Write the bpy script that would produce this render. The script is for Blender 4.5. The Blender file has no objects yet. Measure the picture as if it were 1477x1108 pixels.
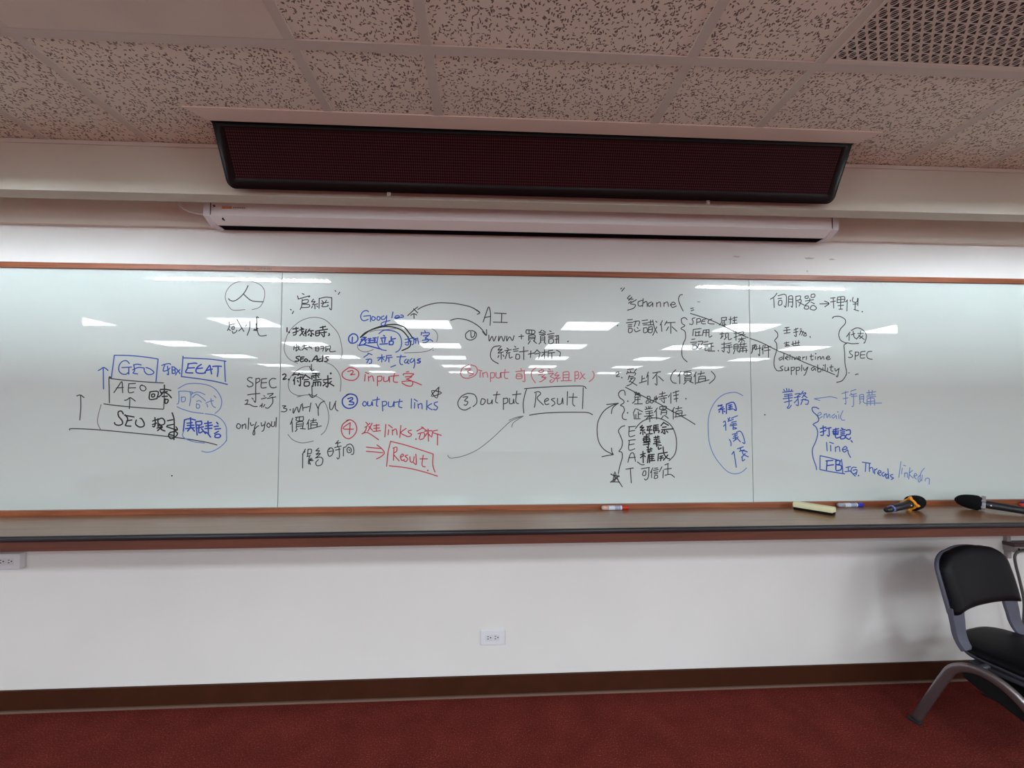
import bpy, bmesh, math, random
from math import pi, sin, cos, radians
from mathutils import Vector, Matrix

random.seed(7)
sc = bpy.context.scene
col = sc.collection

# ---------------------------------------------------------------- camera, world, exposure
PSI, TH = math.atan2(30.5, 605.0), math.atan2(22.0, 605.0)
cam_d = bpy.data.cameras.new('camera')
cam = bpy.data.objects.new('camera', cam_d)
col.objects.link(cam)
cam.location = (0, 0, 1.48)
cam.rotation_euler = (pi / 2 + TH, 0, -PSI)
cam_d.sensor_fit = 'HORIZONTAL'
cam_d.sensor_width = 36.0
cam_d.lens = 36.0 * 605.0 / 1477.0
cam_d.shift_y = 18.0 / 1477.0
cam_d.clip_start = 0.05
sc.camera = cam

world = bpy.data.worlds.new('world')
world.use_nodes = True
world.node_tree.nodes['Background'].inputs[0].default_value = (0.9, 0.95, 1.0, 1)
world.node_tree.nodes['Background'].inputs[1].default_value = 0.02
sc.world = world
sc.view_settings.view_transform = 'Standard'
sc.view_settings.look = 'None'
sc.view_settings.exposure = 0.0
sc.view_settings.gamma = 1.0
sc.view_settings.use_curve_mapping = False
LAMP_STRENGTH = 31.0
TUBE_STRENGTH = 330.0
DAYLIGHT_STRENGTH = 14.0  # glow of the added side panels
LAMP_COLOUR = (0.86, 1.0, 1.06)

# ---------------------------------------------------------------- materials
def srgb(r, g, b):
    f = lambda c: (c / 255 / 12.92) if c / 255 <= 0.04045 else ((c / 255 + 0.055) / 1.055) ** 2.4
    return (f(r), f(g), f(b), 1)

def mat(name, c, rough=0.5, metal=0.0, spec=0.5, coat=0.0, coat_rough=0.05, noise=0.0, nscale=20.0, bump=0.0):
    m = bpy.data.materials.new(name)
    m.use_nodes = True
    nt = m.node_tree
    b = nt.nodes['Principled BSDF']
    b.inputs['Base Color'].default_value = c
    b.inputs['Roughness'].default_value = rough
    b.inputs['Metallic'].default_value = metal
    b.inputs['Specular IOR Level'].default_value = spec
    b.inputs['Coat Weight'].default_value = coat
    b.inputs['Coat Roughness'].default_value = coat_rough
    if noise or bump:
        tc = nt.nodes.new('ShaderNodeTexCoord')
        n = nt.nodes.new('ShaderNodeTexNoise')
        n.inputs['Scale'].default_value = nscale
        n.inputs['Detail'].default_value = 5
        nt.links.new(tc.outputs['Object'], n.inputs['Vector'])
        if noise:
            r = nt.nodes.new('ShaderNodeMapRange')
            r.inputs['From Min'].default_value = 0.3
            r.inputs['From Max'].default_value = 0.7
            r.inputs['To Min'].default_value = 1 - noise
            r.inputs['To Max'].default_value = 1 + noise
            mx = nt.nodes.new('ShaderNodeMix')
            mx.data_type = 'RGBA'
            mx.blend_type = 'MULTIPLY'
            mx.inputs[0].default_value = 1
            mx.inputs[6].default_value = c
            nt.links.new(n.outputs['Fac'], r.inputs['Value'])
            nt.links.new(r.outputs['Result'], mx.inputs[7])
            nt.links.new(mx.outputs[2], b.inputs['Base Color'])
        if bump:
            bp = nt.nodes.new('ShaderNodeBump')
            bp.inputs['Strength'].default_value = bump
            bp.inputs['Distance'].default_value = 0.002
            nt.links.new(n.outputs['Fac'], bp.inputs['Height'])
            nt.links.new(bp.outputs['Normal'], b.inputs['Normal'])
    return m

def tile_material():
    m = bpy.data.materials.new('mineral_fibre_tile')
    m.use_nodes = True
    nt = m.node_tree
    L = nt.links.new
    b = nt.nodes['Principled BSDF']
    b.inputs['Roughness'].default_value = 0.9
    b.inputs['Specular IOR Level'].default_value = 0.1
    tc = nt.nodes.new('ShaderNodeTexCoord')
    # flecks: small stretched cells, turned by a slow noise
    n0 = nt.nodes.new('ShaderNodeTexNoise')
    n0.inputs['Scale'].default_value = 30
    L(tc.outputs['Object'], n0.inputs['Vector'])
    sub = nt.nodes.new('ShaderNodeVectorMath')
    sub.operation = 'SCALE'
    sub.inputs['Scale'].default_value = 0.03
    L(n0.outputs['Color'], sub.inputs[0])
    add = nt.nodes.new('ShaderNodeVectorMath')
    add.operation = 'ADD'
    L(tc.outputs['Object'], add.inputs[0])
    L(sub.outputs[0], add.inputs[1])
    facs = []
    for rot, sx, sy, off in ((0.5, 150, 74, 0.0), (-0.4, 74, 150, 3.3)):
        mp = nt.nodes.new('ShaderNodeMapping')
        mp.inputs['Rotation'].default_value = (0, 0, rot)
        mp.inputs['Location'].default_value = (off, off, 0)
        mp.inputs['Scale'].default_value = (sx, sy, 1)
        L(add.outputs[0], mp.inputs['Vector'])
        v = nt.nodes.new('ShaderNodeTexVoronoi')
        v.voronoi_dimensions = '2D'
        v.inputs['Scale'].default_value = 1.0
        L(mp.outputs['Vector'], v.inputs['Vector'])
        r = nt.nodes.new('ShaderNodeMapRange')
        r.inputs['From Min'].default_value = 0.30
        r.inputs['From Max'].default_value = 0.42
        r.inputs['To Min'].default_value = 1
        r.inputs['To Max'].default_value = 0
        L(v.outputs['Distance'], r.inputs['Value'])
        sep = nt.nodes.new('ShaderNodeSeparateColor')
        L(v.outputs['Color'], sep.inputs[0])
        r2 = nt.nodes.new('ShaderNodeMath')
        r2.operation = 'GREATER_THAN'
        r2.inputs[1].default_value = 0.76
        L(sep.outputs[0], r2.inputs[0])
        mu = nt.nodes.new('ShaderNodeMath')
        mu.operation = 'MULTIPLY'
        L(r.outputs['Result'], mu.inputs[0])
        L(r2.outputs[0], mu.inputs[1])
        facs.append(mu)
    mxm = nt.nodes.new('ShaderNodeMath')
    mxm.operation = 'MAXIMUM'
    L(facs[0].outputs[0], mxm.inputs[0])
    L(facs[1].outputs[0], mxm.inputs[1])
    sc2 = nt.nodes.new('ShaderNodeMath')
    sc2.operation = 'MULTIPLY'
    sc2.inputs[1].default_value = 0.85
    L(mxm.outputs[0], sc2.inputs[0])
    mx = nt.nodes.new('ShaderNodeMix')
    mx.data_type = 'RGBA'
    mx.inputs[6].default_value = TILE_C
    mx.inputs[7].default_value = (0.10, 0.07, 0.055, 1)
    L(sc2.outputs[0], mx.inputs[0])
    L(mx.outputs[2], b.inputs['Base Color'])
    return m

def carpet_material():
    m = bpy.data.materials.new('red_carpet')
    m.use_nodes = True
    nt = m.node_tree
    L = nt.links.new
    b = nt.nodes['Principled BSDF']
    b.inputs['Roughness'].default_value = 1.0
    b.inputs['Specular IOR Level'].default_value = 0.05
    tc = nt.nodes.new('ShaderNodeTexCoord')
    n = nt.nodes.new('ShaderNodeTexNoise')
    n.inputs['Scale'].default_value = 160
    n.inputs['Detail'].default_value = 3
    n.inputs['Roughness'].default_value = 0.7
    n2 = nt.nodes.new('ShaderNodeTexNoise')
    n2.inputs['Scale'].default_value = 7
    n2.inputs['Detail'].default_value = 3
    L(tc.outputs['Object'], n.inputs['Vector'])
    L(tc.outputs['Object'], n2.inputs['Vector'])
    cr = nt.nodes.new('ShaderNodeValToRGB')
    e = cr.color_ramp.elements
    e[0].position, e[0].color = 0.25, (0.075, 0.011, 0.009, 1)
    e[1].position, e[1].color = 0.58, (0.150, 0.026, 0.020, 1)
    x = cr.color_ramp.elements.new(0.70)
    x.color = (0.29, 0.085, 0.06, 1)
    L(n.outputs['Fac'], cr.inputs[0])
    r = nt.nodes.new('ShaderNodeMapRange')
    r.inputs['From Min'].default_value = 0.3
    r.inputs['From Max'].default_value = 0.7
    r.inputs['To Min'].default_value = 0.85
    r.inputs['To Max'].default_value = 1.15
    L(n2.outputs['Fac'], r.inputs['Value'])
    mx = nt.nodes.new('ShaderNodeMix')
    mx.data_type = 'RGBA'
    mx.blend_type = 'MULTIPLY'
    mx.inputs[0].default_value = 1
    L(cr.outputs[0], mx.inputs[6])
    L(r.outputs['Result'], mx.inputs[7])
    L(mx.outputs[2], b.inputs['Base Color'])
    bp = nt.nodes.new('ShaderNodeBump')
    bp.inputs['Strength'].default_value = 0.6
    bp.inputs['Distance'].default_value = 0.004
    L(n.outputs['Fac'], bp.inputs['Height'])
    L(bp.outputs['Normal'], b.inputs['Normal'])
    return m

def wood_material(name, dark, light, rough=0.4, coat=0.0, scale=(1.2, 26, 26)):
    m = bpy.data.materials.new(name)
    m.use_nodes = True
    nt = m.node_tree
    L = nt.links.new
    b = nt.nodes['Principled BSDF']
    b.inputs['Roughness'].default_value = rough
    b.inputs['Coat Weight'].default_value = coat
    b.inputs['Coat Roughness'].default_value = 0.18
    tc = nt.nodes.new('ShaderNodeTexCoord')
    mp = nt.nodes.new('ShaderNodeMapping')
    mp.inputs['Scale'].default_value = scale
    n = nt.nodes.new('ShaderNodeTexNoise')
    n.inputs['Scale'].default_value = 2.2
    n.inputs['Detail'].default_value = 6
    n.inputs['Distortion'].default_value = 0.6
    cr = nt.nodes.new('ShaderNodeValToRGB')
    cr.color_ramp.elements[0].position, cr.color_ramp.elements[0].color = 0.3, dark
    cr.color_ramp.elements[1].position, cr.color_ramp.elements[1].color = 0.7, light
    L(tc.outputs['Object'], mp.inputs['Vector'])
    L(mp.outputs['Vector'], n.inputs['Vector'])
    L(n.outputs['Fac'], cr.inputs[0])
    L(cr.outputs[0], b.inputs['Base Color'])
    return m

def led_material():
    m = bpy.data.materials.new('led_dot_matrix')
    m.use_nodes = True
    nt = m.node_tree
    L = nt.links.new
    b = nt.nodes['Principled BSDF']
    b.inputs['Roughness'].default_value = 0.6
    b.inputs['Specular IOR Level'].default_value = 0.12
    tc = nt.nodes.new('ShaderNodeTexCoord')
    mp = nt.nodes.new('ShaderNodeMapping')
    mp.inputs['Scale'].default_value = (100, 0, 100)
    v = nt.nodes.new('ShaderNodeTexVoronoi')
    v.inputs['Scale'].default_value = 1.0
    v.inputs['Randomness'].default_value = 0.0
    r = nt.nodes.new('ShaderNodeMapRange')
    r.inputs['From Min'].default_value = 0.28
    r.inputs['From Max'].default_value = 0.42
    r.inputs['To Min'].default_value = 1
    r.inputs['To Max'].default_value = 0
    mx = nt.nodes.new('ShaderNodeMix')
    mx.data_type = 'RGBA'
    mx.inputs[6].default_value = (0.012, 0.004, 0.006, 1)
    mx.inputs[7].default_value = (0.085, 0.018, 0.022, 1)
    L(tc.outputs['Object'], mp.inputs['Vector'])
    L(mp.outputs['Vector'], v.inputs['Vector'])
    L(v.outputs['Distance'], r.inputs['Value'])
    L(r.outputs['Result'], mx.inputs[0])
    L(mx.outputs[2], b.inputs['Base Color'])
    return m

def glass_board_material():
    # back-painted glass: a pale painted layer under a clear polished coat, faintly smeared
    m = mat('white_glass', (0.66, 0.735, 0.715, 1), rough=0.30, spec=0.25, coat=1.0, coat_rough=0.012)
    return m

def lamp_material(name, strength):
    m = bpy.data.materials.new(name)
    m.use_nodes = True
    nt = m.node_tree
    nt.nodes.remove(nt.nodes['Principled BSDF'])
    e = nt.nodes.new('ShaderNodeEmission')
    e.inputs['Color'].default_value = (*LAMP_COLOUR, 1)
    e.inputs['Strength'].default_value = strength
    nt.links.new(e.outputs[0], nt.nodes['Material Output'].inputs[0])
    return m

TILE_C = (0.86, 0.84, 0.735, 1)
M = dict(
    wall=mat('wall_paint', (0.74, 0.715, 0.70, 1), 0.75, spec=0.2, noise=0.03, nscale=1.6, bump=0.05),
    upper=mat('upper_wall_paint', (0.90, 0.89, 0.80, 1), 0.75, spec=0.2, noise=0.02, nscale=2),  # wall paint made lighter to stand in for light on the strip
    beam=mat('beam_paint', (0.66, 0.65, 0.555, 1), 0.75, spec=0.2, noise=0.02, nscale=2),
    tile=tile_material(),
    grid=mat('grid_paint', (0.68, 0.66, 0.585, 1), 0.6, spec=0.2),
    plain=mat('plain_ceiling_panel', (0.76, 0.72, 0.64, 1), 0.7, spec=0.2, noise=0.04, nscale=6),
    flange=mat('flange_paint', (0.84, 0.76, 0.66, 1), 0.55, spec=0.3),
    carpet=carpet_material(),
    base=mat('baseboard_vinyl', srgb(62, 31, 17), 0.5, spec=0.2, noise=0.12, nscale=9),
    baselip=mat('baseboard_lip', srgb(112, 88, 76), 0.6),
    frame=wood_material('frame_wood', srgb(120, 62, 36), srgb(168, 96, 60), 0.4),
    ledge=wood_material('ledge_laminate', srgb(124, 88, 62), srgb(158, 112, 78), 0.30, 0.15),
    apron=wood_material('apron_wood', srgb(80, 40, 26), srgb(102, 52, 34), 0.5),
    black_edge=mat('black_edging', (0.012, 0.012, 0.016, 1), 0.28),
    glass=glass_board_material(),
    seam=mat('seam_shadow', (0.06, 0.07, 0.07, 1), 0.6),
    sign_black=mat('sign_gloss_black', (0.004, 0.005, 0.006, 1), 0.3, spec=0.25),
    led=led_material(),
    screen=mat('screen_case_paint', (0.92, 0.93, 0.93, 1), 0.35, metal=0.0),
    cap=mat('screen_cap_white', (0.82, 0.82, 0.87, 1), 0.4),
    slot=mat('screen_slot_dark', (0.004, 0.003, 0.005, 1), 0.9, spec=0.02),
    capgap=mat('dark_line', (0.06, 0.06, 0.07, 1), 0.6),
    sticker=mat('sticker_white', (0.85, 0.84, 0.82, 1), 0.5),
    orange_ink=mat('sticker_orange', srgb(226, 150, 110), 0.5),
    grey_ink=mat('sticker_print', (0.16, 0.15, 0.15, 1), 0.5),
    outlet=mat('outlet_plastic', (0.72, 0.71, 0.74, 1), 0.4),
    outlet_in=mat('outlet_insert', (0.66, 0.65, 0.69, 1), 0.4),
    dark=mat('dark_plastic', (0.006, 0.006, 0.006, 1), 0.6, spec=0.2),
    hole=mat('socket_hole', (0.015, 0.012, 0.012, 1), 0.7),
    vinyl=mat('black_vinyl', (0.004, 0.004, 0.0055, 1), 0.45, spec=0.16, bump=0.08, nscale=300),
    grey_pl=mat('slate_grey_plastic', srgb(84, 84, 99), 0.5, noise=0.04, nscale=40),
    dgrey_pl=mat('dark_grey_plastic', srgb(52, 52, 60), 0.5),
    silver=mat('silver_tube', srgb(138, 131, 134), 0.30, metal=0.85),
    rubber=mat('rubber_foot', (0.012, 0.010, 0.010, 1), 0.7),
    foam=mat('black_foam', (0.007, 0.007, 0.008, 1), 0.95, spec=0.15, bump=0.9, nscale=400),
    mic_body=mat('microphone_body', (0.014, 0.015, 0.020, 1), 0.38),
    orange=mat('orange_rubber', srgb(246, 160, 40), 0.45),
    clear=mat('clear_grey_rubber', srgb(150, 150, 156), 0.3),
    blue_pl=mat('blue_plastic', srgb(46, 62, 190), 0.4),
    periwinkle=mat('pale_blue_ring', srgb(110, 124, 196), 0.4),
    red_pl=mat('red_plastic', srgb(196, 44, 26), 0.4),
    pink_pl=mat('pinkish_clear_plastic', srgb(214, 176, 168), 0.35),
    pale_pl=mat('clear_pen_plastic', srgb(170, 170, 186), 0.3),
    pen_label=mat('pen_label', srgb(216, 222, 232), 0.45),
    pen_print=mat('pen_print', srgb(90, 110, 160), 0.5),
    cream=mat('cream_plastic', srgb(240, 238, 196), 0.45),
    felt=mat('black_felt', (0.012, 0.011, 0.010, 1), 0.95, spec=0.1),
    rubber_grey=mat('grey_cable', srgb(78, 76, 76), 0.5),
    white_cord=mat('white_cord', (0.72, 0.70, 0.70, 1), 0.5),
    steel=mat('clip_metal', (0.7, 0.68, 0.66, 1), 0.3, metal=0.9),
    box_brown=mat('dark_maroon_plastic', srgb(74, 52, 54), 0.45),
    conduit=mat('grey_conduit', srgb(150, 144, 142), 0.5),
    lamp=lamp_material('lamp_diffuser', LAMP_STRENGTH),
    tube=lamp_material('lamp_tube', TUBE_STRENGTH),
    daylight=lamp_material('daylit_pane', DAYLIGHT_STRENGTH),
    louver=mat('louver_metal', (0.07, 0.07, 0.07, 1), 0.4, metal=0.4),
    lamp_frame=mat('lamp_frame', (0.6, 0.6, 0.6, 1), 0.5),
    smudge=mat('wall_smudge', (0.50, 0.47, 0.45, 1), 0.8),
)
INKM = dict(
    black=mat('ink_black', srgb(58, 60, 62), 0.5, spec=0.3),
    black_bold=mat('ink_black_bold', srgb(34, 34, 36), 0.5, spec=0.3),
    black_faint=mat('ink_black_faint', srgb(112, 114, 116), 0.5, spec=0.3),
    blue=mat('ink_blue', srgb(48, 92, 186), 0.5, spec=0.3),
    blue_bold=mat('ink_blue_bold', srgb(32, 74, 186), 0.5, spec=0.3),
    blue_faint=mat('ink_blue_faint', srgb(106, 140, 204), 0.5, spec=0.3),
    red=mat('ink_red', srgb(200, 66, 84), 0.5, spec=0.3),
    red_faint=mat('ink_red_faint', srgb(206, 112, 128), 0.5, spec=0.3),
)

# ---------------------------------------------------------------- helpers
def link(name, bm, m, parent=None, smooth=False, bevel=0.0, segs=2):
    me = bpy.data.meshes.new(name)
    bmesh.ops.recalc_face_normals(bm, faces=bm.faces)
    bm.to_mesh(me)
    bm.free()
    o = bpy.data.objects.new(name, me)
    col.objects.link(o)
    for x in (m if isinstance(m, (list, tuple)) else [m]):
        me.materials.append(x)
    if smooth:
        for p in me.polygons:
            p.use_smooth = True
    if bevel:
        md = o.modifiers.new('bevel', 'BEVEL')
        md.width = bevel
        md.segments = segs
        md.limit_method = 'ANGLE'
        md.angle_limit = radians(35)
        for p in me.polygons:
            p.use_smooth = True
        wn = o.modifiers.new('normals', 'WEIGHTED_NORMAL')
        wn.keep_sharp = True
    if parent:
        o.parent = parent
    return o

def thing(name, label, cat, loc=(0, 0, 0), rz=0.0, group=None):
    o = bpy.data.objects.new(name, None)
    o.empty_display_size = 0.05
    col.objects.link(o)
    o.location = loc
    o.rotation_euler = (0, 0, rz)
    return tag(o, label, cat, group)

def tag(o, label, cat, group=None):
    o['label'] = label
    o['category'] = cat
    if group:
        o['group'] = group
    return o

def struct(o):
    o['kind'] = 'structure'
    return o

def box(bm, x0, x1, y0, y1, z0, z1, mi=0):
    v = [bm.verts.new(p) for p in ((x0, y0, z0), (x1, y0, z0), (x1, y1, z0), (x0, y1, z0), (x0, y0, z1), (x1, y0, z1), (x1, y1, z1), (x0, y1, z1))]
    for f in ((0, 3, 2, 1), (4, 5, 6, 7), (0, 1, 5, 4), (1, 2, 6, 5), (2, 3, 7, 6), (3, 0, 4, 7)):
        bm.faces.new([v[i] for i in f]).material_index = mi
    return bm

def B(*boxes):
    bm = bmesh.new()
    for b in boxes:
        box(bm, *b)
    return bm

def prism_x(bm, prof, x0, x1):
    """closed (y, z) outline pulled along x"""
    a = [bm.verts.new((x0, y, z)) for y, z in prof]
    b = [bm.verts.new((x1, y, z)) for y, z in prof]
    n = len(prof)
    bm.faces.new(a)
    bm.faces.new(b[::-1])
    for i in range(n):
        bm.faces.new((a[i], b[i], b[(i + 1) % n], a[(i + 1) % n]))
    return bm

def frames(pts):
    P = [Vector(p) for p in pts]
    out = []
    up = None
    for i, p in enumerate(P):
        t = ((P[min(i + 1, len(P) - 1)] - P[max(i - 1, 0)])).normalized()
        if up is None:
            up = Vector((0, 0, 1)) if abs(t.z) < 0.9 else Vector((0, 1, 0))
        n = (up - t * up.dot(t)).normalized()
        up = n
        out.append((p, t, n, t.cross(n)))
    return out

def sweep(bm, pts, section, cap=True):
    """section(i) gives (a, b) offsets along the path normal and binormal"""
    rings = []
    for i, (p, t, n, b) in enumerate(frames(pts)):
        rings.append([bm.verts.new(p + n * s[0] + b * s[1]) for s in section(i)])
    k = len(rings[0])
    for r0, r1 in zip(rings, rings[1:]):
        for j in range(k):
            bm.faces.new((r0[j], r0[(j + 1) % k], r1[(j + 1) % k], r1[j]))
    if cap:
        bm.faces.new(rings[0][::-1])
        bm.faces.new(rings[-1])
    return bm

def circ(r, k=14, r2=None):
    r2 = r2 or r
    return [(r * cos(2 * pi * j / k), r2 * sin(2 * pi * j / k)) for j in range(k)]

def tube(bm, pts, r, k=14):
    if isinstance(r, (int, float)):
        s = circ(r, k)
        return sweep(bm, pts, lambda i: s)
    return sweep(bm, pts, lambda i: circ(r[i], k))

def smooth_path(pts, per=6):
    """Catmull-Rom through the points"""
    P = [Vector(p) for p in pts]
    if len(P) < 3:
        return P
    out = []
    for i in range(len(P) - 1):
        p0, p1, p2, p3 = P[max(i - 1, 0)], P[i], P[i + 1], P[min(i + 2, len(P) - 1)]
        for k in range(per):
            t = k / per
            out.append(0.5 * ((2 * p1) + (p2 - p0) * t + (2 * p0 - 5 * p1 + 4 * p2 - p3) * t * t + (3 * p1 - p0 - 3 * p2 + p3) * t ** 3))
    out.append(P[-1])
    return out

def rings_mesh(bm, rings):
    R = [[bm.verts.new(p) for p in r] for r in rings]
    k = len(R[0])
    for a, b in zip(R, R[1:]):
        for j in range(k):
            bm.faces.new((a[j], a[(j + 1) % k], b[(j + 1) % k], b[j]))
    bm.faces.new(R[0][::-1])
    bm.faces.new(R[-1])
    return bm
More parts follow.
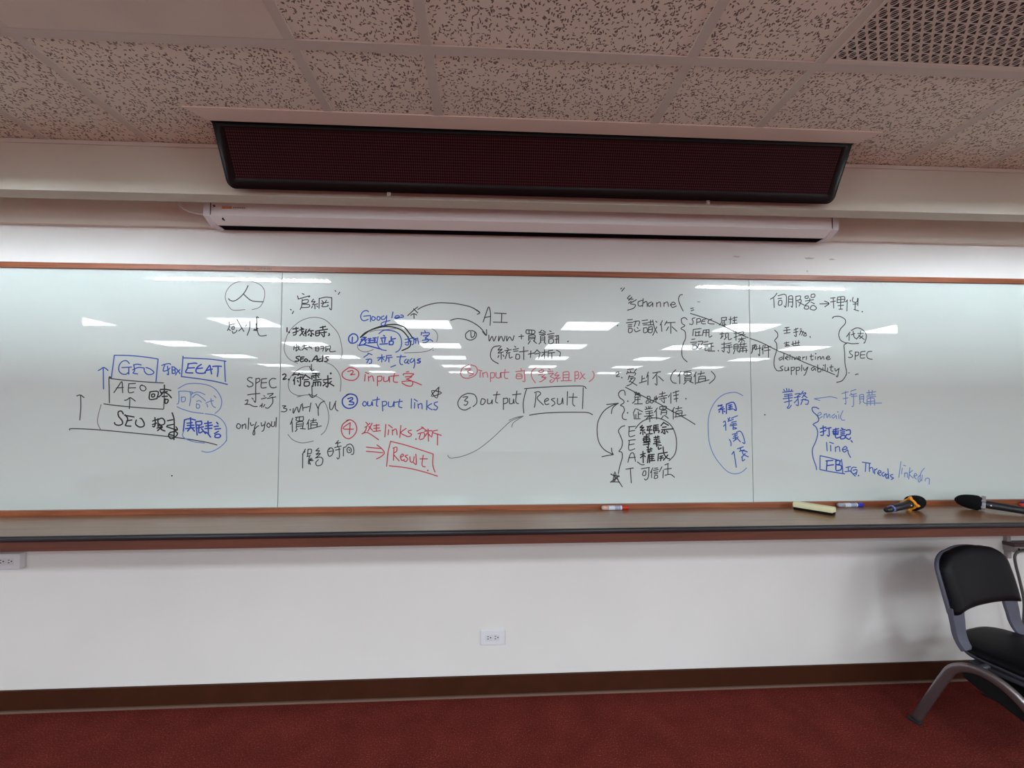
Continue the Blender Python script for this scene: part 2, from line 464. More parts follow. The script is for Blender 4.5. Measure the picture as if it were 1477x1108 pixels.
# marker strokes on the glass: millimetres along and up the board
INK = [
('drawn_arrow','black','tall black arrow pointing up at the far left',
'-2084,1438 -2081,1500 -2084,1563;-2103,1560 -2085,1565 -2067,1552'),
('drawn_line','black','long black baseline under the stacked boxes',
'-2130,1387 -2127,1394 -2071,1393 -1979,1387 -1838,1373 -1659,1354 -1550,1339 -1460,1323 -1407,1309'),
('drawn_arrow','blue','blue arrow pointing up beside the blue box',
'-1974,1596 -1979,1706;-2003,1690 -1994,1695 -1976,1706 -1955,1691'),
('drawn_box','blue','blue box drawn around GEO',
'-1927,1769 -1932,1713 -1938,1653;-1927,1769 -1851,1768 -1767,1760 -1711,1751;-1711,1751 -1715,1692 -1718,1634'),
('written_word','blue','blue word GEO',
'-1852,1727 -1866,1741 -1886,1738 -1901,1718 -1902,1691 -1887,1674 -1866,1672 -1854,1683;-1888,1706 -1854,1708 -1840,1709;-1854,1707 -1853,1672;-1831,1722 -1825,1692 -1832,1678 -1809,1674;-1831,1719 -1813,1724 -1793,1720;-1835,1694 -1807,1707 -1778,1704;-1778,1704 -1776,1686 -1759,1671 -1738,1673 -1730,1684 -1749,1700 -1770,1707'),
('drawn_box','black','black box drawn around AEO',
'-1938,1653 -1949,1655 -1946,1587 -1943,1525;-1949,1655 -1930,1648 -1847,1639 -1758,1632 -1681,1628;-1970,1520 -1895,1510 -1764,1498 -1678,1493;-1677,1618 -1675,1555 -1676,1495'),
('written_word','black','black word AEO',
'-1923,1577 -1903,1609 -1886,1634 -1882,1604 -1880,1577;-1911,1601 -1877,1604;-1851,1623 -1851,1579 -1825,1581;-1852,1623 -1818,1625;-1853,1601 -1817,1603;-1786,1618 -1796,1607 -1790,1591 -1775,1587 -1766,1598 -1775,1612 -1794,1615'),
('drawn_arrow','black','small black arrow between AEO and SEO',
'-1845,1495 -1844,1522 -1844,1552;-1870,1539 -1857,1541 -1844,1552 -1833,1547 -1816,1534'),
('drawn_bracket','black_faint','thin black curve left of SEO',
'-1983,1516 -1994,1468 -1998,1430 -1989,1403 -1979,1387'),
('written_word','black_bold','black word SEO',
'-1873,1468 -1883,1483 -1898,1479 -1896,1457 -1879,1436 -1876,1419 -1891,1411 -1910,1415 -1915,1425;-1865,1465 -1851,1444 -1858,1419 -1860,1409 -1834,1406;-1867,1462 -1846,1458 -1820,1453;-1856,1433 -1830,1438;-1809,1438 -1811,1416 -1792,1402 -1772,1406 -1770,1422 -1783,1444 -1791,1446'),
('written_word','black_bold','black characters after AEO',
'-1746,1582 -1747,1544 -1711,1547;-1746,1582 -1706,1583 -1711,1547;-1737,1569 -1736,1556 -1724,1558 -1724,1571 -1737,1569'),
('written_word','black_bold',None,
'-1696,1594 -1670,1595 -1643,1589;-1692,1576 -1675,1581 -1660,1583;-1675,1588 -1689,1568 -1703,1555;-1675,1581 -1654,1568 -1639,1551;-1686,1558 -1659,1560;-1671,1547 -1670,1524 -1658,1527 -1656,1542 -1671,1543;-1697,1588 -1689,1573;-1676,1617 -1675,1583'),
('written_word','blue','blue characters between the GEO and EEAT boxes',
'-1693,1718 -1674,1725 -1654,1728 -1649,1723;-1676,1724 -1682,1705 -1683,1689 -1663,1694 -1651,1705;-1664,1715 -1660,1692 -1657,1671 -1665,1674;-1641,1713 -1639,1676;-1641,1710 -1629,1710 -1626,1697 -1638,1694;-1626,1694 -1625,1679 -1639,1677;-1624,1705 -1611,1692 -1600,1676;-1601,1697 -1616,1682 -1622,1669'),
('drawn_box','blue','blue box drawn around EEAT',
'-1588,1767 -1590,1713 -1593,1661;-1588,1758 -1515,1755 -1440,1751 -1372,1741;-1380,1745 -1377,1688 -1373,1636;-1593,1661 -1513,1651 -1427,1637 -1362,1621'),
('written_word','blue_bold','blue word EEAT',
'-1561,1729 -1564,1705 -1572,1683 -1536,1680;-1561,1727 -1530,1731 -1517,1729;-1566,1705 -1529,1707;-1495,1725 -1512,1713 -1521,1698 -1518,1682 -1493,1678 -1473,1681;-1521,1702 -1489,1706;-1478,1681 -1459,1713 -1452,1719 -1448,1698 -1443,1675;-1469,1693 -1439,1701;-1439,1714 -1419,1716 -1394,1715;-1412,1714 -1411,1688 -1414,1662'),
('written_word','blue_faint','pale blue characters in an oval under EEAT',
'-1604,1586 -1602,1558 -1603,1527 -1611,1519;-1604,1585 -1571,1586 -1538,1581;-1548,1581 -1543,1558 -1549,1511;-1590,1558 -1588,1532 -1572,1535 -1572,1555 -1589,1553;-1538,1573 -1516,1581 -1496,1579;-1501,1581 -1473,1568;-1535,1553 -1520,1568 -1510,1568 -1485,1550 -1470,1535;-1515,1533 -1500,1537 -1490,1529;-1514,1522 -1514,1501 -1501,1499 -1499,1514 -1514,1521;-1469,1524 -1445,1535 -1430,1537;-1462,1519 -1459,1504;-1443,1548 -1440,1527 -1432,1509 -1419,1501;-1428,1563 -1418,1553;-1536,1581 -1540,1568'),
('drawn_circle','blue_faint',None,
'-1608,1599 -1572,1620 -1537,1626 -1487,1623 -1442,1610 -1411,1584 -1390,1543 -1392,1506 -1404,1486 -1421,1471;-1611,1506 -1583,1493 -1533,1478 -1478,1471'),
('written_word','black_bold','black characters after SEO',
'-1729,1432 -1717,1437 -1705,1439;-1718,1450 -1715,1419 -1720,1403 -1728,1406;-1729,1414 -1709,1422;-1703,1445 -1701,1404;-1703,1439 -1683,1447 -1670,1434 -1672,1416 -1699,1409;-1706,1396 -1679,1404 -1686,1391 -1666,1381;-1699,1419 -1684,1404 -1703,1383;-1656,1434 -1629,1439;-1657,1409 -1623,1416;-1634,1475 -1624,1445 -1621,1404 -1621,1337;-1660,1404 -1630,1393 -1605,1386;-1613,1403 -1605,1388 -1620,1383;-1622,1378 -1641,1373 -1648,1358 -1636,1342 -1616,1350 -1604,1368 -1617,1380;-1644,1363 -1619,1357'),
('written_word','blue_bold','bold blue characters in the oval right of SEO',
'-1572,1434 -1576,1379;-1573,1437 -1547,1444 -1517,1437;-1559,1421 -1532,1424;-1558,1409 -1524,1411;-1565,1393 -1521,1398;-1542,1450 -1541,1403 -1555,1380;-1538,1401 -1520,1380;-1516,1429 -1511,1393 -1507,1360;-1514,1429 -1487,1432;-1487,1430 -1487,1414 -1511,1411;-1506,1396 -1476,1403;-1499,1408 -1498,1372 -1481,1378;-1486,1393 -1465,1367;-1472,1419 -1437,1424;-1466,1406 -1432,1411;-1469,1393 -1434,1395;-1455,1432 -1451,1367;-1476,1378 -1456,1370 -1440,1349;-1412,1426 -1404,1416;-1424,1403 -1402,1406;-1419,1390 -1391,1393;-1421,1367 -1401,1380;-1416,1362 -1418,1349 -1398,1347 -1390,1357 -1401,1365 -1413,1362'),
('drawn_circle','blue_faint','large pale blue oval right of SEO',
'-1471,1470 -1423,1462 -1387,1439 -1364,1403 -1361,1362 -1362,1331 -1389,1300 -1428,1277 -1458,1272 -1483,1278;-1575,1378 -1579,1357 -1559,1339 -1514,1324 -1469,1319;-1361,1331'),
('drawn_circle','black_faint','thin circle around the person sign',
'-1372,2040 -1384,2072 -1378,2111 -1348,2147 -1301,2163 -1253,2162 -1210,2146 -1188,2119 -1185,2085 -1194,2050 -1212,2025 -1248,2013;-1372,2040 -1360,2022 -1340,2009 -1283,2013'),
('written_word','black','character for person inside the circle',
'-1270,2140 -1281,2115 -1295,2093 -1318,2070 -1339,2058 -1358,2060 -1368,2070;-1292,2095 -1273,2076 -1246,2059 -1191,2055'),
('written_word','black','black characters under the circled person sign',
'-1363,1949 -1360,1924 -1369,1902;-1355,1932 -1332,1939;-1323,1962 -1305,1930 -1286,1898;-1295,1917 -1312,1900;-1345,1922 -1336,1924 -1336,1910 -1347,1910 -1345,1922;-1362,1909 -1354,1902;-1345,1900 -1340,1888 -1326,1895 -1321,1905;-1272,1933 -1279,1925;-1258,1952 -1257,1915 -1269,1878;-1238,1906 -1222,1903;-1213,1970 -1223,1975 -1221,1945 -1224,1903;-1225,1940 -1209,1879 -1171,1879;-1234,1911 -1224,1908 -1215,1916'),
('written_word','black','quoted black heading at top left of the middle board',
'-1052,2018 -1047,2013;-1035,2008 -1042,1994;-1017,2089 -1012,2074;-993,2102 -983,2097;-1014,2072 -988,2080 -954,2090 -959,2083;-992,2072 -994,2037 -1002,2017;-992,2065 -963,2070 -965,2053 -990,2050;-989,2045 -956,2043 -958,2030 -994,2027;-934,2073 -944,2058 -925,2061 -939,2043 -912,2048;-927,2043 -926,2021;-939,2036 -943,2026;-917,2038 -912,2031;-905,2078 -905,2024;-905,2076 -872,2084 -840,2082;-840,2082 -841,2019 -851,2027;-891,2066 -883,2056;-867,2069 -874,2056;-895,2051 -857,2057;-878,2056 -890,2034 -859,2037 -861,2044;-824,2120 -819,2116;-799,2112 -806,2100'),
('drawn_circle','black_faint','large thin circle around the first point',
'-789,1759 -782,1791 -790,1850 -806,1895 -835,1930 -870,1962 -909,1975 -952,1974 -995,1958 -1028,1933 -1057,1898 -1073,1858 -1080,1813 -1071,1779 -1049,1752 -1010,1733'),
('written_word','black_bold','first numbered lines inside the thin circle',
'-1067,1920 -1067,1898;-1056,1896;-1038,1913 -1009,1918;-1021,1923 -1020,1888 -1035,1881;-1037,1893 -1009,1903;-1004,1908 -980,1913;-995,1923 -989,1893 -979,1879;-982,1903 -1001,1878;-990,1918 -982,1913;-968,1913 -977,1888;-970,1903 -970,1876;-951,1914 -963,1896;-956,1904 -932,1906;-944,1904 -941,1876 -948,1881;-953,1889 -958,1881;-936,1891 -929,1884;-919,1904 -919,1879 -902,1884 -903,1904 -919,1903;-919,1892 -902,1894;-898,1922 -869,1929;-884,1929 -883,1909;-903,1907 -859,1914;-898,1894 -864,1899;-876,1904 -876,1875 -883,1877;-890,1887 -885,1882;-852,1892 -849,1885 -854,1880'),
('written_word','black',None,
'-1029,1824 -1031,1804;-1017,1834 -1019,1799;-1026,1814 -1000,1821;-1010,1829 -1007,1809 -1019,1797;-1007,1812 -997,1802;-988,1824 -966,1827;-978,1832 -978,1814 -990,1802;-978,1814 -961,1804;-971,1814 -940,1819;-954,1824 -937,1810;-921,1820 -918,1800;-918,1817 -904,1820 -903,1800 -920,1800;-918,1810 -903,1810;-896,1822 -877,1822 -882,1798;-894,1810 -875,1815;-867,1825 -867,1800;-863,1823 -843,1825 -846,1810 -862,1810;-855,1810 -867,1795;-846,1810 -843,1795 -816,1798'),
('written_word','black_bold','bold black words SEO Ads',
'-999,1770 -1016,1767 -1016,1760 -1003,1752 -1008,1745 -1023,1744;-994,1765 -994,1742 -979,1745;-994,1765 -977,1767;-994,1755 -980,1757;-970,1757 -975,1748 -965,1743 -958,1750 -968,1757;-949,1744;-936,1743 -922,1765 -912,1773 -910,1743;-931,1753 -905,1755;-891,1758 -903,1753 -900,1743 -886,1746;-881,1775 -883,1743;-850,1768 -864,1768 -864,1761 -854,1753 -861,1745 -873,1743'),
('drawn_circle','black_faint','thin circle around the second point',
'-867,1739 -836,1726 -810,1702 -792,1670 -786,1634 -789,1586;-939,1717 -980,1714 -1020,1690 -1045,1659 -1055,1622 -1044,1586 -1008,1565 -967,1567 -931,1570'),
('drawn_arrow','black','short black arrow above the second point',
'-939,1728 -938,1709 -936,1693;-948,1714 -936,1693 -926,1700'),
('written_word','black_bold','second numbered point of four characters',
'-1086,1672 -1074,1677 -1068,1667 -1083,1648 -1066,1652;-1053,1648;-1025,1683 -1033,1669;-1028,1675 -1010,1675;-1000,1683 -1007,1669;-1002,1675 -979,1672;-1020,1662 -1030,1641;-1025,1651 -1024,1622;-1012,1654 -982,1662;-994,1664 -994,1617 -1001,1620;-1009,1643 -1004,1635;-969,1675 -984,1649;-969,1672 -943,1654;-976,1646 -953,1649;-973,1636 -973,1615 -950,1617 -950,1636 -973,1636;-933,1680 -895,1683;-938,1667 -897,1673;-915,1680 -915,1652;-936,1665 -935,1649;-928,1662 -923,1657;-905,1665 -900,1659;-928,1644 -887,1649;-927,1636 -930,1612;-927,1633 -892,1636 -891,1615;-917,1636 -917,1615;-904,1636 -904,1615;-879,1646 -835,1654;-854,1670 -853,1612 -863,1615;-876,1636 -866,1631;-858,1633 -878,1615;-835,1639 -848,1628;-848,1631 -822,1615;-839,1681'),
('drawn_arrow','black','black arrow pointing down to WHY',
'-935,1615 -932,1554;-949,1573 -932,1554 -908,1570'),
('written_word','black','black word SPEC left of the seam',
'-1238,1655 -1253,1658 -1263,1648 -1250,1637 -1235,1627 -1237,1614 -1255,1609 -1263,1616;-1220,1653 -1220,1596;-1220,1650 -1203,1653 -1200,1640 -1217,1629;-1190,1650 -1192,1606 -1166,1606;-1190,1650 -1165,1653;-1191,1630 -1164,1632;-1119,1651 -1137,1653 -1152,1638 -1146,1611 -1131,1604 -1115,1609'),
('written_word','black','black characters between SPEC and only you',
'-1260,1567 -1231,1572 -1198,1575;-1220,1596 -1219,1531 -1228,1538;-1271,1538 -1258,1541 -1263,1523 -1273,1518;-1273,1518 -1250,1518 -1230,1508 -1210,1507;-1238,1551 -1231,1544;-1178,1564 -1173,1560;-1190,1546 -1165,1553;-1185,1523 -1187,1502;-1179,1505 -1172,1518;-1160,1572 -1130,1575 -1150,1559;-1160,1549 -1117,1557;-1135,1557 -1132,1528 -1154,1499 -1169,1502;-1197,1507 -1185,1518'),
('written_word','black','black words only you',
'-1306,1419 -1312,1401 -1298,1393 -1291,1409 -1303,1419;-1283,1414 -1283,1393;-1283,1406 -1268,1417 -1265,1393;-1251,1448 -1253,1388;-1243,1424 -1238,1409 -1225,1414;-1213,1427 -1222,1393 -1219,1365 -1228,1362 -1225,1383 -1207,1404 -1200,1406;-1188,1424 -1185,1406 -1172,1414;-1168,1429 -1174,1388 -1184,1378;-1152,1422 -1160,1409 -1149,1398 -1142,1411 -1152,1422;-1135,1429 -1136,1406 -1122,1406 -1120,1429;-1112,1450 -1114,1401'),
('written_word','black','third point reading WHY U',
'-1083,1510 -1065,1510 -1078,1499 -1060,1494 -1067,1481 -1088,1481;-1043,1490;-1027,1497 -1027,1471 -1009,1505 -999,1476 -987,1518;-982,1523 -978,1486;-976,1500 -946,1507;-938,1526 -945,1481;-913,1523 -902,1497;-869,1536 -890,1523 -900,1497 -899,1460;-841,1531 -841,1497 -830,1492 -818,1518 -810,1536;-813,1528 -812,1497 -799,1484'),
('drawn_circle','black_faint','thin circle around the third point',
'-1008,1557 -967,1567 -926,1565 -890,1549 -864,1523 -848,1476 -847,1429 -862,1382 -884,1359;-1052,1362 -1029,1336 -993,1320 -963,1319 -922,1328'),
('written_word','black','two black characters under WHY',
'-1029,1447 -1041,1414;-1033,1429 -1029,1375;-1016,1450 -975,1455;-1008,1450 -1011,1434 -978,1434 -975,1450;-996,1455 -995,1434;-1010,1424 -1010,1393;-1010,1424 -977,1428 -979,1393;-1009,1414 -980,1416;-1009,1403 -980,1406;-1005,1390 -1015,1377;-990,1393 -964,1390;-945,1440 -957,1414;-949,1424 -949,1387;-939,1432 -909,1437;-924,1445 -926,1424;-937,1421 -936,1393;-937,1421 -906,1424 -906,1400;-934,1411 -908,1412;-944,1390 -883,1406'),
('written_word','black','black characters at the bottom left of the middle board',
'-962,1286 -977,1258;-975,1263 -975,1188;-965,1276 -967,1268;-949,1284 -951,1247;-949,1284 -932,1284 -934,1263 -952,1263;-954,1247 -936,1252;-941,1247 -946,1211 -936,1214;-931,1239 -941,1227 -921,1226;-894,1291 -909,1276 -891,1278 -901,1263 -908,1260;-906,1257 -885,1263 -906,1242;-926,1234 -941,1224 -935,1206;-895,1231 -908,1216 -902,1200 -879,1205 -872,1231 -885,1244 -911,1239;-840,1291 -849,1273 -842,1249 -827,1254 -819,1278 -832,1293 -842,1283;-845,1273 -822,1275;-794,1330 -805,1317;-810,1314 -784,1319;-797,1319 -799,1299;-814,1293 -779,1301;-809,1280 -784,1285;-791,1293 -788,1246 -796,1234 -801,1241;-768,1293 -768,1249;-766,1293 -753,1298;-753,1304 -733,1311 -717,1293 -716,1262 -727,1257;-740,1296 -750,1285 -745,1267 -729,1270 -730,1288 -740,1294;-740,1283 -735,1277'),
('written_word','blue','blue word beginning with a large G',
'-648,2009 -658,2016 -677,2009 -688,1988 -684,1968 -669,1961 -649,1969;-673,1985 -643,1989 -638,1987 -637,1957;-628,1985 -631,1969 -620,1963 -612,1977 -626,1985;-600,1985 -604,1969 -592,1965 -587,1980 -599,1985;-567,1988 -579,1982 -579,1970 -563,1972 -553,1990;-553,1990 -555,1958 -566,1938 -580,1939 -576,1952 -535,1964;-520,2010 -526,1978;-512,1978 -488,1983 -492,1991 -508,1986 -504,1974 -484,1981 -466,1983 -469,1993 -480,1993'),
('drawn_arrow','black','black curved arrow leading over to AI',
'-443,1991 -425,2008 -406,2026 -390,2038;-412,2028 -402,2018 -390,2006;-409,1976 -410,2002;-427,1993 -410,2002 -395,1995;-390,2024 -366,2039 -326,2053 -279,2062 -216,2061 -191,2059 -131,2048 -96,2036 -62,2013;-96,2037 -60,2013 -74,2003'),
('drawn_circle','blue_bold','blue circled 1',
'-732,1890 -747,1876 -749,1856 -737,1842 -716,1844 -702,1860 -705,1880 -718,1890 -732,1890;-730,1874 -731,1848'),
('drawn_circle','blue','blue circle around the second character',
'-597,1877 -601,1845 -593,1821 -577,1808 -553,1804;-593,1893 -570,1910 -547,1912 -511,1906 -487,1890 -475,1862 -475,1830 -486,1806 -504,1795'),
('drawn_circle','black_bold','dark black loops over the first line',
'-689,1872 -664,1897 -621,1917 -578,1929 -547,1932 -507,1926 -472,1911 -448,1887 -434,1863 -426,1847 -433,1823 -471,1804;-687,1872 -641,1909 -578,1934 -531,1942 -496,1942 -464,1931 -452,1921 -432,1895 -416,1873 -396,1859'),
('drawn_circle','black_faint','wide thin oval around the first line',
'-640,1901 -609,1911 -562,1914 -503,1922;-314,1922 -294,1908 -284,1884 -289,1852;-702,1836 -702,1817 -686,1801 -663,1795 -639,1801 -620,1809;-459,1792 -404,1794 -364,1797 -325,1807 -305,1824;-308,1807'),
('written_word','blue_bold','blue characters on the circled first line',
'-685,1861 -679,1863 -689,1841 -696,1829;-696,1829 -667,1833 -628,1823 -581,1811;-677,1871 -664,1873 -679,1853;-658,1873 -667,1861 -659,1845 -669,1837;-665,1855 -656,1861;-650,1865 -632,1867;-648,1855 -632,1857;-640,1865 -640,1845;-651,1843 -605,1847;-624,1869 -605,1871;-615,1869 -614,1845;-628,1857 -609,1859;-568,1884 -562,1880;-583,1869 -556,1872;-577,1863 -573,1846;-560,1866 -563,1846;-587,1837 -546,1840;-528,1878 -528,1854;-526,1864 -505,1868;-538,1854 -538,1834;-538,1852 -518,1854 -520,1836 -538,1835'),
('written_word','blue',None,
'-456,1863 -416,1871;-438,1879 -438,1835 -455,1838;-455,1846 -420,1855;-410,1875 -410,1843 -420,1835;-408,1867 -388,1871;-398,1867 -400,1843;-390,1867 -382,1839;-369,1903 -371,1887;-365,1899 -329,1900 -331,1888;-353,1912 -349,1904;-361,1883 -333,1886 -349,1873 -345,1863;-365,1859 -325,1864 -309,1854;-345,1872 -331,1860 -349,1847 -361,1847'),
('written_word','blue','blue characters followed by the word tags',
'-647,1783 -670,1767;-649,1789 -627,1781;-658,1755 -631,1757 -631,1737 -642,1735;-643,1757 -654,1737;-600,1764 -561,1770;-576,1782 -576,1742;-578,1766 -596,1750;-574,1764 -564,1754;-553,1776 -525,1778;-551,1776 -553,1754 -560,1746;-553,1764 -521,1768;-539,1766 -539,1742;-498,1770 -451,1772;-476,1780 -482,1750 -478,1732 -466,1730;-447,1759 -458,1746 -450,1737 -439,1751 -437,1759 -441,1739 -433,1735;-417,1763 -429,1751 -423,1741 -409,1751 -407,1763 -403,1735 -409,1711;-529,1716 -503,1726'),
('written_word','blue_bold',None,
'-374,1761 -388,1757 -386,1751 -374,1747 -380,1739 -391,1739'),
('drawn_circle','red','red circled 2',
'-747,1711 -777,1688 -779,1666 -757,1649 -719,1646 -697,1666 -697,1691 -719,1708 -747,1712;-752,1691 -728,1697 -725,1685 -738,1674 -714,1677'),
('written_word','red','red word input with one character',
'-661,1677 -664,1641;-660,1687 -642,1680;-645,1666 -643,1641;-644,1658 -625,1669 -617,1641;-598,1666 -597,1616;-598,1666 -575,1666 -578,1644 -597,1641;-564,1664 -564,1641 -542,1644 -537,1667 -534,1636;-531,1667 -487,1672;-509,1684 -514,1641 -492,1636;-448,1690 -434,1692;-462,1673 -459,1681 -409,1681 -420,1670;-453,1664 -417,1667 -442,1653;-470,1639 -420,1642 -367,1622;-448,1653 -414,1639 -420,1616 -447,1619 -470,1633'),
('drawn_circle','blue_bold','blue circled 3',
'-745,1573 -775,1548 -774,1517 -750,1498 -719,1504 -700,1531 -707,1562 -734,1573 -756,1568;-750,1548 -728,1554 -725,1545 -742,1534 -720,1529 -722,1518 -744,1517'),
('written_word','blue','blue words output links',
'-665,1534 -673,1520 -662,1509 -651,1523 -662,1534;-646,1534 -645,1512 -629,1515 -624,1534 -621,1512;-621,1540 -585,1546;-596,1557 -601,1515 -593,1509;-571,1534 -568,1484;-571,1532 -552,1534 -549,1518 -568,1509;-538,1532 -538,1509 -518,1509 -510,1535 -510,1506;-510,1529 -466,1535;-480,1546 -485,1509 -468,1501;-419,1549 -420,1498;-402,1529 -403,1498;-405,1546 -388,1535;-385,1521 -382,1498;-385,1515 -366,1523 -363,1495;-338,1540 -339,1490;-313,1523 -335,1507 -310,1490;-282,1532 -299,1526 -296,1515 -282,1504 -290,1490 -304,1493'),
('drawn_star','black','small black star above links',
'-275,1611 -286,1552 -314,1591 -260,1580 -316,1563 -275,1611'),
('drawn_circle','red','red circled 4',
'-743,1437 -773,1414 -780,1381 -767,1351 -742,1339 -715,1356 -701,1387 -710,1420 -732,1437 -754,1434;-735,1423 -773,1392 -718,1389;-735,1420 -739,1362'),
('written_word','red','red line with the word links',
'-655,1425 -644,1414;-660,1398 -650,1400 -660,1375 -674,1364;-674,1364 -644,1370 -588,1333;-633,1420 -650,1403;-622,1420 -636,1392 -644,1378;-639,1403 -619,1381;-614,1406 -584,1411;-600,1414 -600,1378;-614,1392 -583,1395;-616,1376 -578,1381;-551,1414 -556,1347;-536,1386 -539,1358;-537,1411 -517,1395;-517,1386 -516,1358;-517,1378 -498,1389 -492,1358;-473,1408 -478,1344;-445,1392 -473,1369 -439,1350;-417,1383 -434,1378 -431,1369 -417,1361 -426,1350 -442,1350;-394,1336;-356,1397 -390,1378;-365,1400 -334,1377;-384,1364 -351,1369 -353,1341 -373,1333;-370,1363 -378,1336;-351,1377 -312,1380;-331,1389 -328,1324;-334,1369 -348,1349;-328,1363 -317,1349;-309,1377 -281,1383;-306,1369 -261,1355;-281,1363 -281,1304;-306,1375 -312,1346'),
('drawn_arrow','red','red double arrow pointing right',
'-651,1295 -615,1291 -571,1287;-651,1273 -612,1270 -565,1265;-596,1306 -574,1289 -557,1264 -576,1244 -598,1233'),
('drawn_box','red','red box drawn around Result',
'-525,1325 -538,1269 -545,1194;-525,1324 -439,1302 -303,1257;-303,1257 -305,1201 -293,1162;-532,1197 -438,1185 -355,1165 -280,1141'),
('written_word','red','red word Result',
'-508,1289 -510,1225;-513,1289 -494,1294 -494,1272 -510,1258 -480,1222;-472,1241 -458,1249 -463,1258 -474,1244 -466,1224 -452,1230;-436,1252 -450,1247 -436,1233 -444,1219 -455,1222;-425,1244 -422,1219 -408,1216 -402,1244;-394,1257 -391,1204 -405,1213;-372,1232 -333,1232;-355,1252 -361,1199 -344,1190;-331,1171'),
('written_word','black','black capitals AI',
'-42,1961 -27,2007 -12,2044 -3,2007 -5,1943;-36,1985 -3,1992;18,2010 82,2008;58,2008 56,1962;12,1961 88,1960'),
('drawn_arrow','black','black curved arrow leading to WWW',
'-216,1968 -181,1978 -133,1972 -90,1954 -54,1927 -27,1891;-45,1909 -25,1888 -24,1921'),
('drawn_circle','black','black circled 1',
'-117,1914 -135,1896 -132,1872 -108,1863 -84,1875 -78,1897 -93,1912 -117,1913;-108,1908 -105,1878 -90,1884 -87,1903'),
('written_word','black','black letters WWW with plus and characters',
'-12,1891 -9,1858 6,1885 15,1858 27,1885;43,1886 40,1858 55,1886 67,1858 76,1886;85,1886 85,1859 100,1883 115,1862 124,1889;149,1884 176,1887;163,1896 164,1871;191,1921 191,1902 231,1900 234,1918 191,1921;205,1918 205,1901;219,1918 219,1901;203,1890 203,1863;203,1890 237,1893 234,1863;205,1881 234,1882;205,1872 234,1874;212,1863 200,1844;228,1863 246,1848;258,1909 292,1903;274,1921 261,1906;280,1918 295,1909;261,1897 295,1897;267,1888 267,1857;267,1888 289,1888 289,1857;267,1877 289,1878;267,1866 289,1868;270,1857 258,1845;286,1857 295,1846;316,1916 326,1913;304,1897 341,1904;310,1888 338,1891;310,1881 338,1883;313,1873 313,1848 335,1852 335,1873 313,1873;344,1888 365,1892;347,1870 362,1873;356,1888 353,1849;365,1892 365,1849;416,1860'),
('written_word','black','black bracketed characters under WWW',
'49,1834 12,1825 -3,1788 6,1758 40,1737;55,1831 37,1810 61,1816 37,1794 67,1801;55,1795 55,1761;43,1782 37,1770;64,1785 70,1776;85,1822 94,1816;73,1807 109,1813;94,1810 82,1795 103,1798;85,1789 76,1764;97,1792 100,1768 115,1774;127,1832 133,1826;118,1813 149,1820;121,1804 146,1807;136,1789 133,1765 152,1765 152,1786 136,1789;152,1801 200,1808;176,1829 176,1759;200,1789 231,1796;215,1808 212,1771;249,1814 231,1793;249,1811 267,1796;237,1790 261,1793 255,1765;273,1799 304,1802;289,1814 288,1766;285,1793 273,1778;310,1809 334,1812;310,1809 307,1772;310,1796 344,1800;328,1796 328,1766;353,1812 374,1800 371,1778'),
('drawn_circle','red_faint','pale red circled 2',
'-117,1730 -149,1715 -161,1684 -149,1663 -119,1659 -86,1673 -72,1697 -81,1721 -108,1730;-137,1706 -105,1709 -125,1691 -92,1682 -116,1670'),
('written_word','red_faint','pale red line with the word input',
'-57,1694 -58,1664;-66,1703 -48,1698;-44,1688 -41,1664;-44,1682 -23,1691 -17,1664;-2,1688 -2,1640;-2,1688 19,1687 16,1664 -2,1661;28,1691 28,1664 49,1664 52,1692 55,1661;55,1689 97,1692;76,1707 73,1664 91,1658;133,1695 182,1701;161,1713 164,1701;139,1683 136,1659 164,1659 164,1680 139,1683;139,1671 164,1671;179,1698 182,1644 170,1644'),
('written_word','red_faint','pale red characters in brackets',
'243,1717 221,1698 218,1668 239,1635;273,1705 255,1696 273,1690 285,1702 270,1708;255,1677 279,1683;291,1680 273,1665 297,1665 273,1644 261,1641;273,1671 294,1656;310,1711 319,1705;304,1696 334,1699;310,1684 337,1687 319,1671;322,1668 343,1656 328,1638 316,1644 328,1653;358,1693 343,1675 368,1678 346,1659 374,1663;358,1659 358,1641;389,1693 389,1647;389,1692 420,1694 419,1648;389,1678 420,1680;389,1664 420,1665;377,1646 435,1648;453,1696 453,1642;453,1693 469,1697 472,1681 453,1675;475,1678 469,1660 453,1660;484,1694 496,1669 509,1657;506,1685 478,1654;549,1700 558,1682 552,1660 530,1642'),
('drawn_circle','black','black circled 3',
'-122,1578 -155,1563 -175,1530 -166,1500 -137,1489 -107,1503;-122,1578 -89,1572 -75,1548 -77,1524 -95,1507;-149,1557 -122,1559 -140,1539 -122,1533 -131,1515 -143,1518'),
('written_word','black','black word output',
'-50,1548 -54,1521 -38,1521 -29,1542 -47,1550;-17,1548 -17,1524 1,1527 7,1545 7,1521;13,1569 49,1573;34,1588 25,1536 37,1527;67,1552 67,1491;67,1549 88,1552 88,1530 67,1521;100,1552 100,1524 118,1527 121,1549 124,1524;115,1570 161,1576;139,1591 133,1534 148,1523'),
('drawn_box','black','black box drawn around Result',
'191,1600 182,1573 173,1525 176,1473;179,1603 230,1608 352,1616 462,1619 502,1617 514,1605;498,1611 496,1549 493,1496;206,1461 260,1470 352,1476 474,1477 523,1475 548,1464'),
('written_word','black','black word Result',
'242,1579 239,1537 233,1503;233,1582 255,1588 267,1576 248,1552 282,1516;288,1534 309,1543 303,1552 288,1540 294,1519 312,1522;343,1552 324,1546 340,1534 343,1522 327,1510;358,1552 359,1522 379,1525 385,1555 388,1522;412,1589 410,1516;419,1558 465,1558;444,1579 440,1525 452,1510'),
('drawn_arrow','black_faint','long thin arrow rising to the black box',
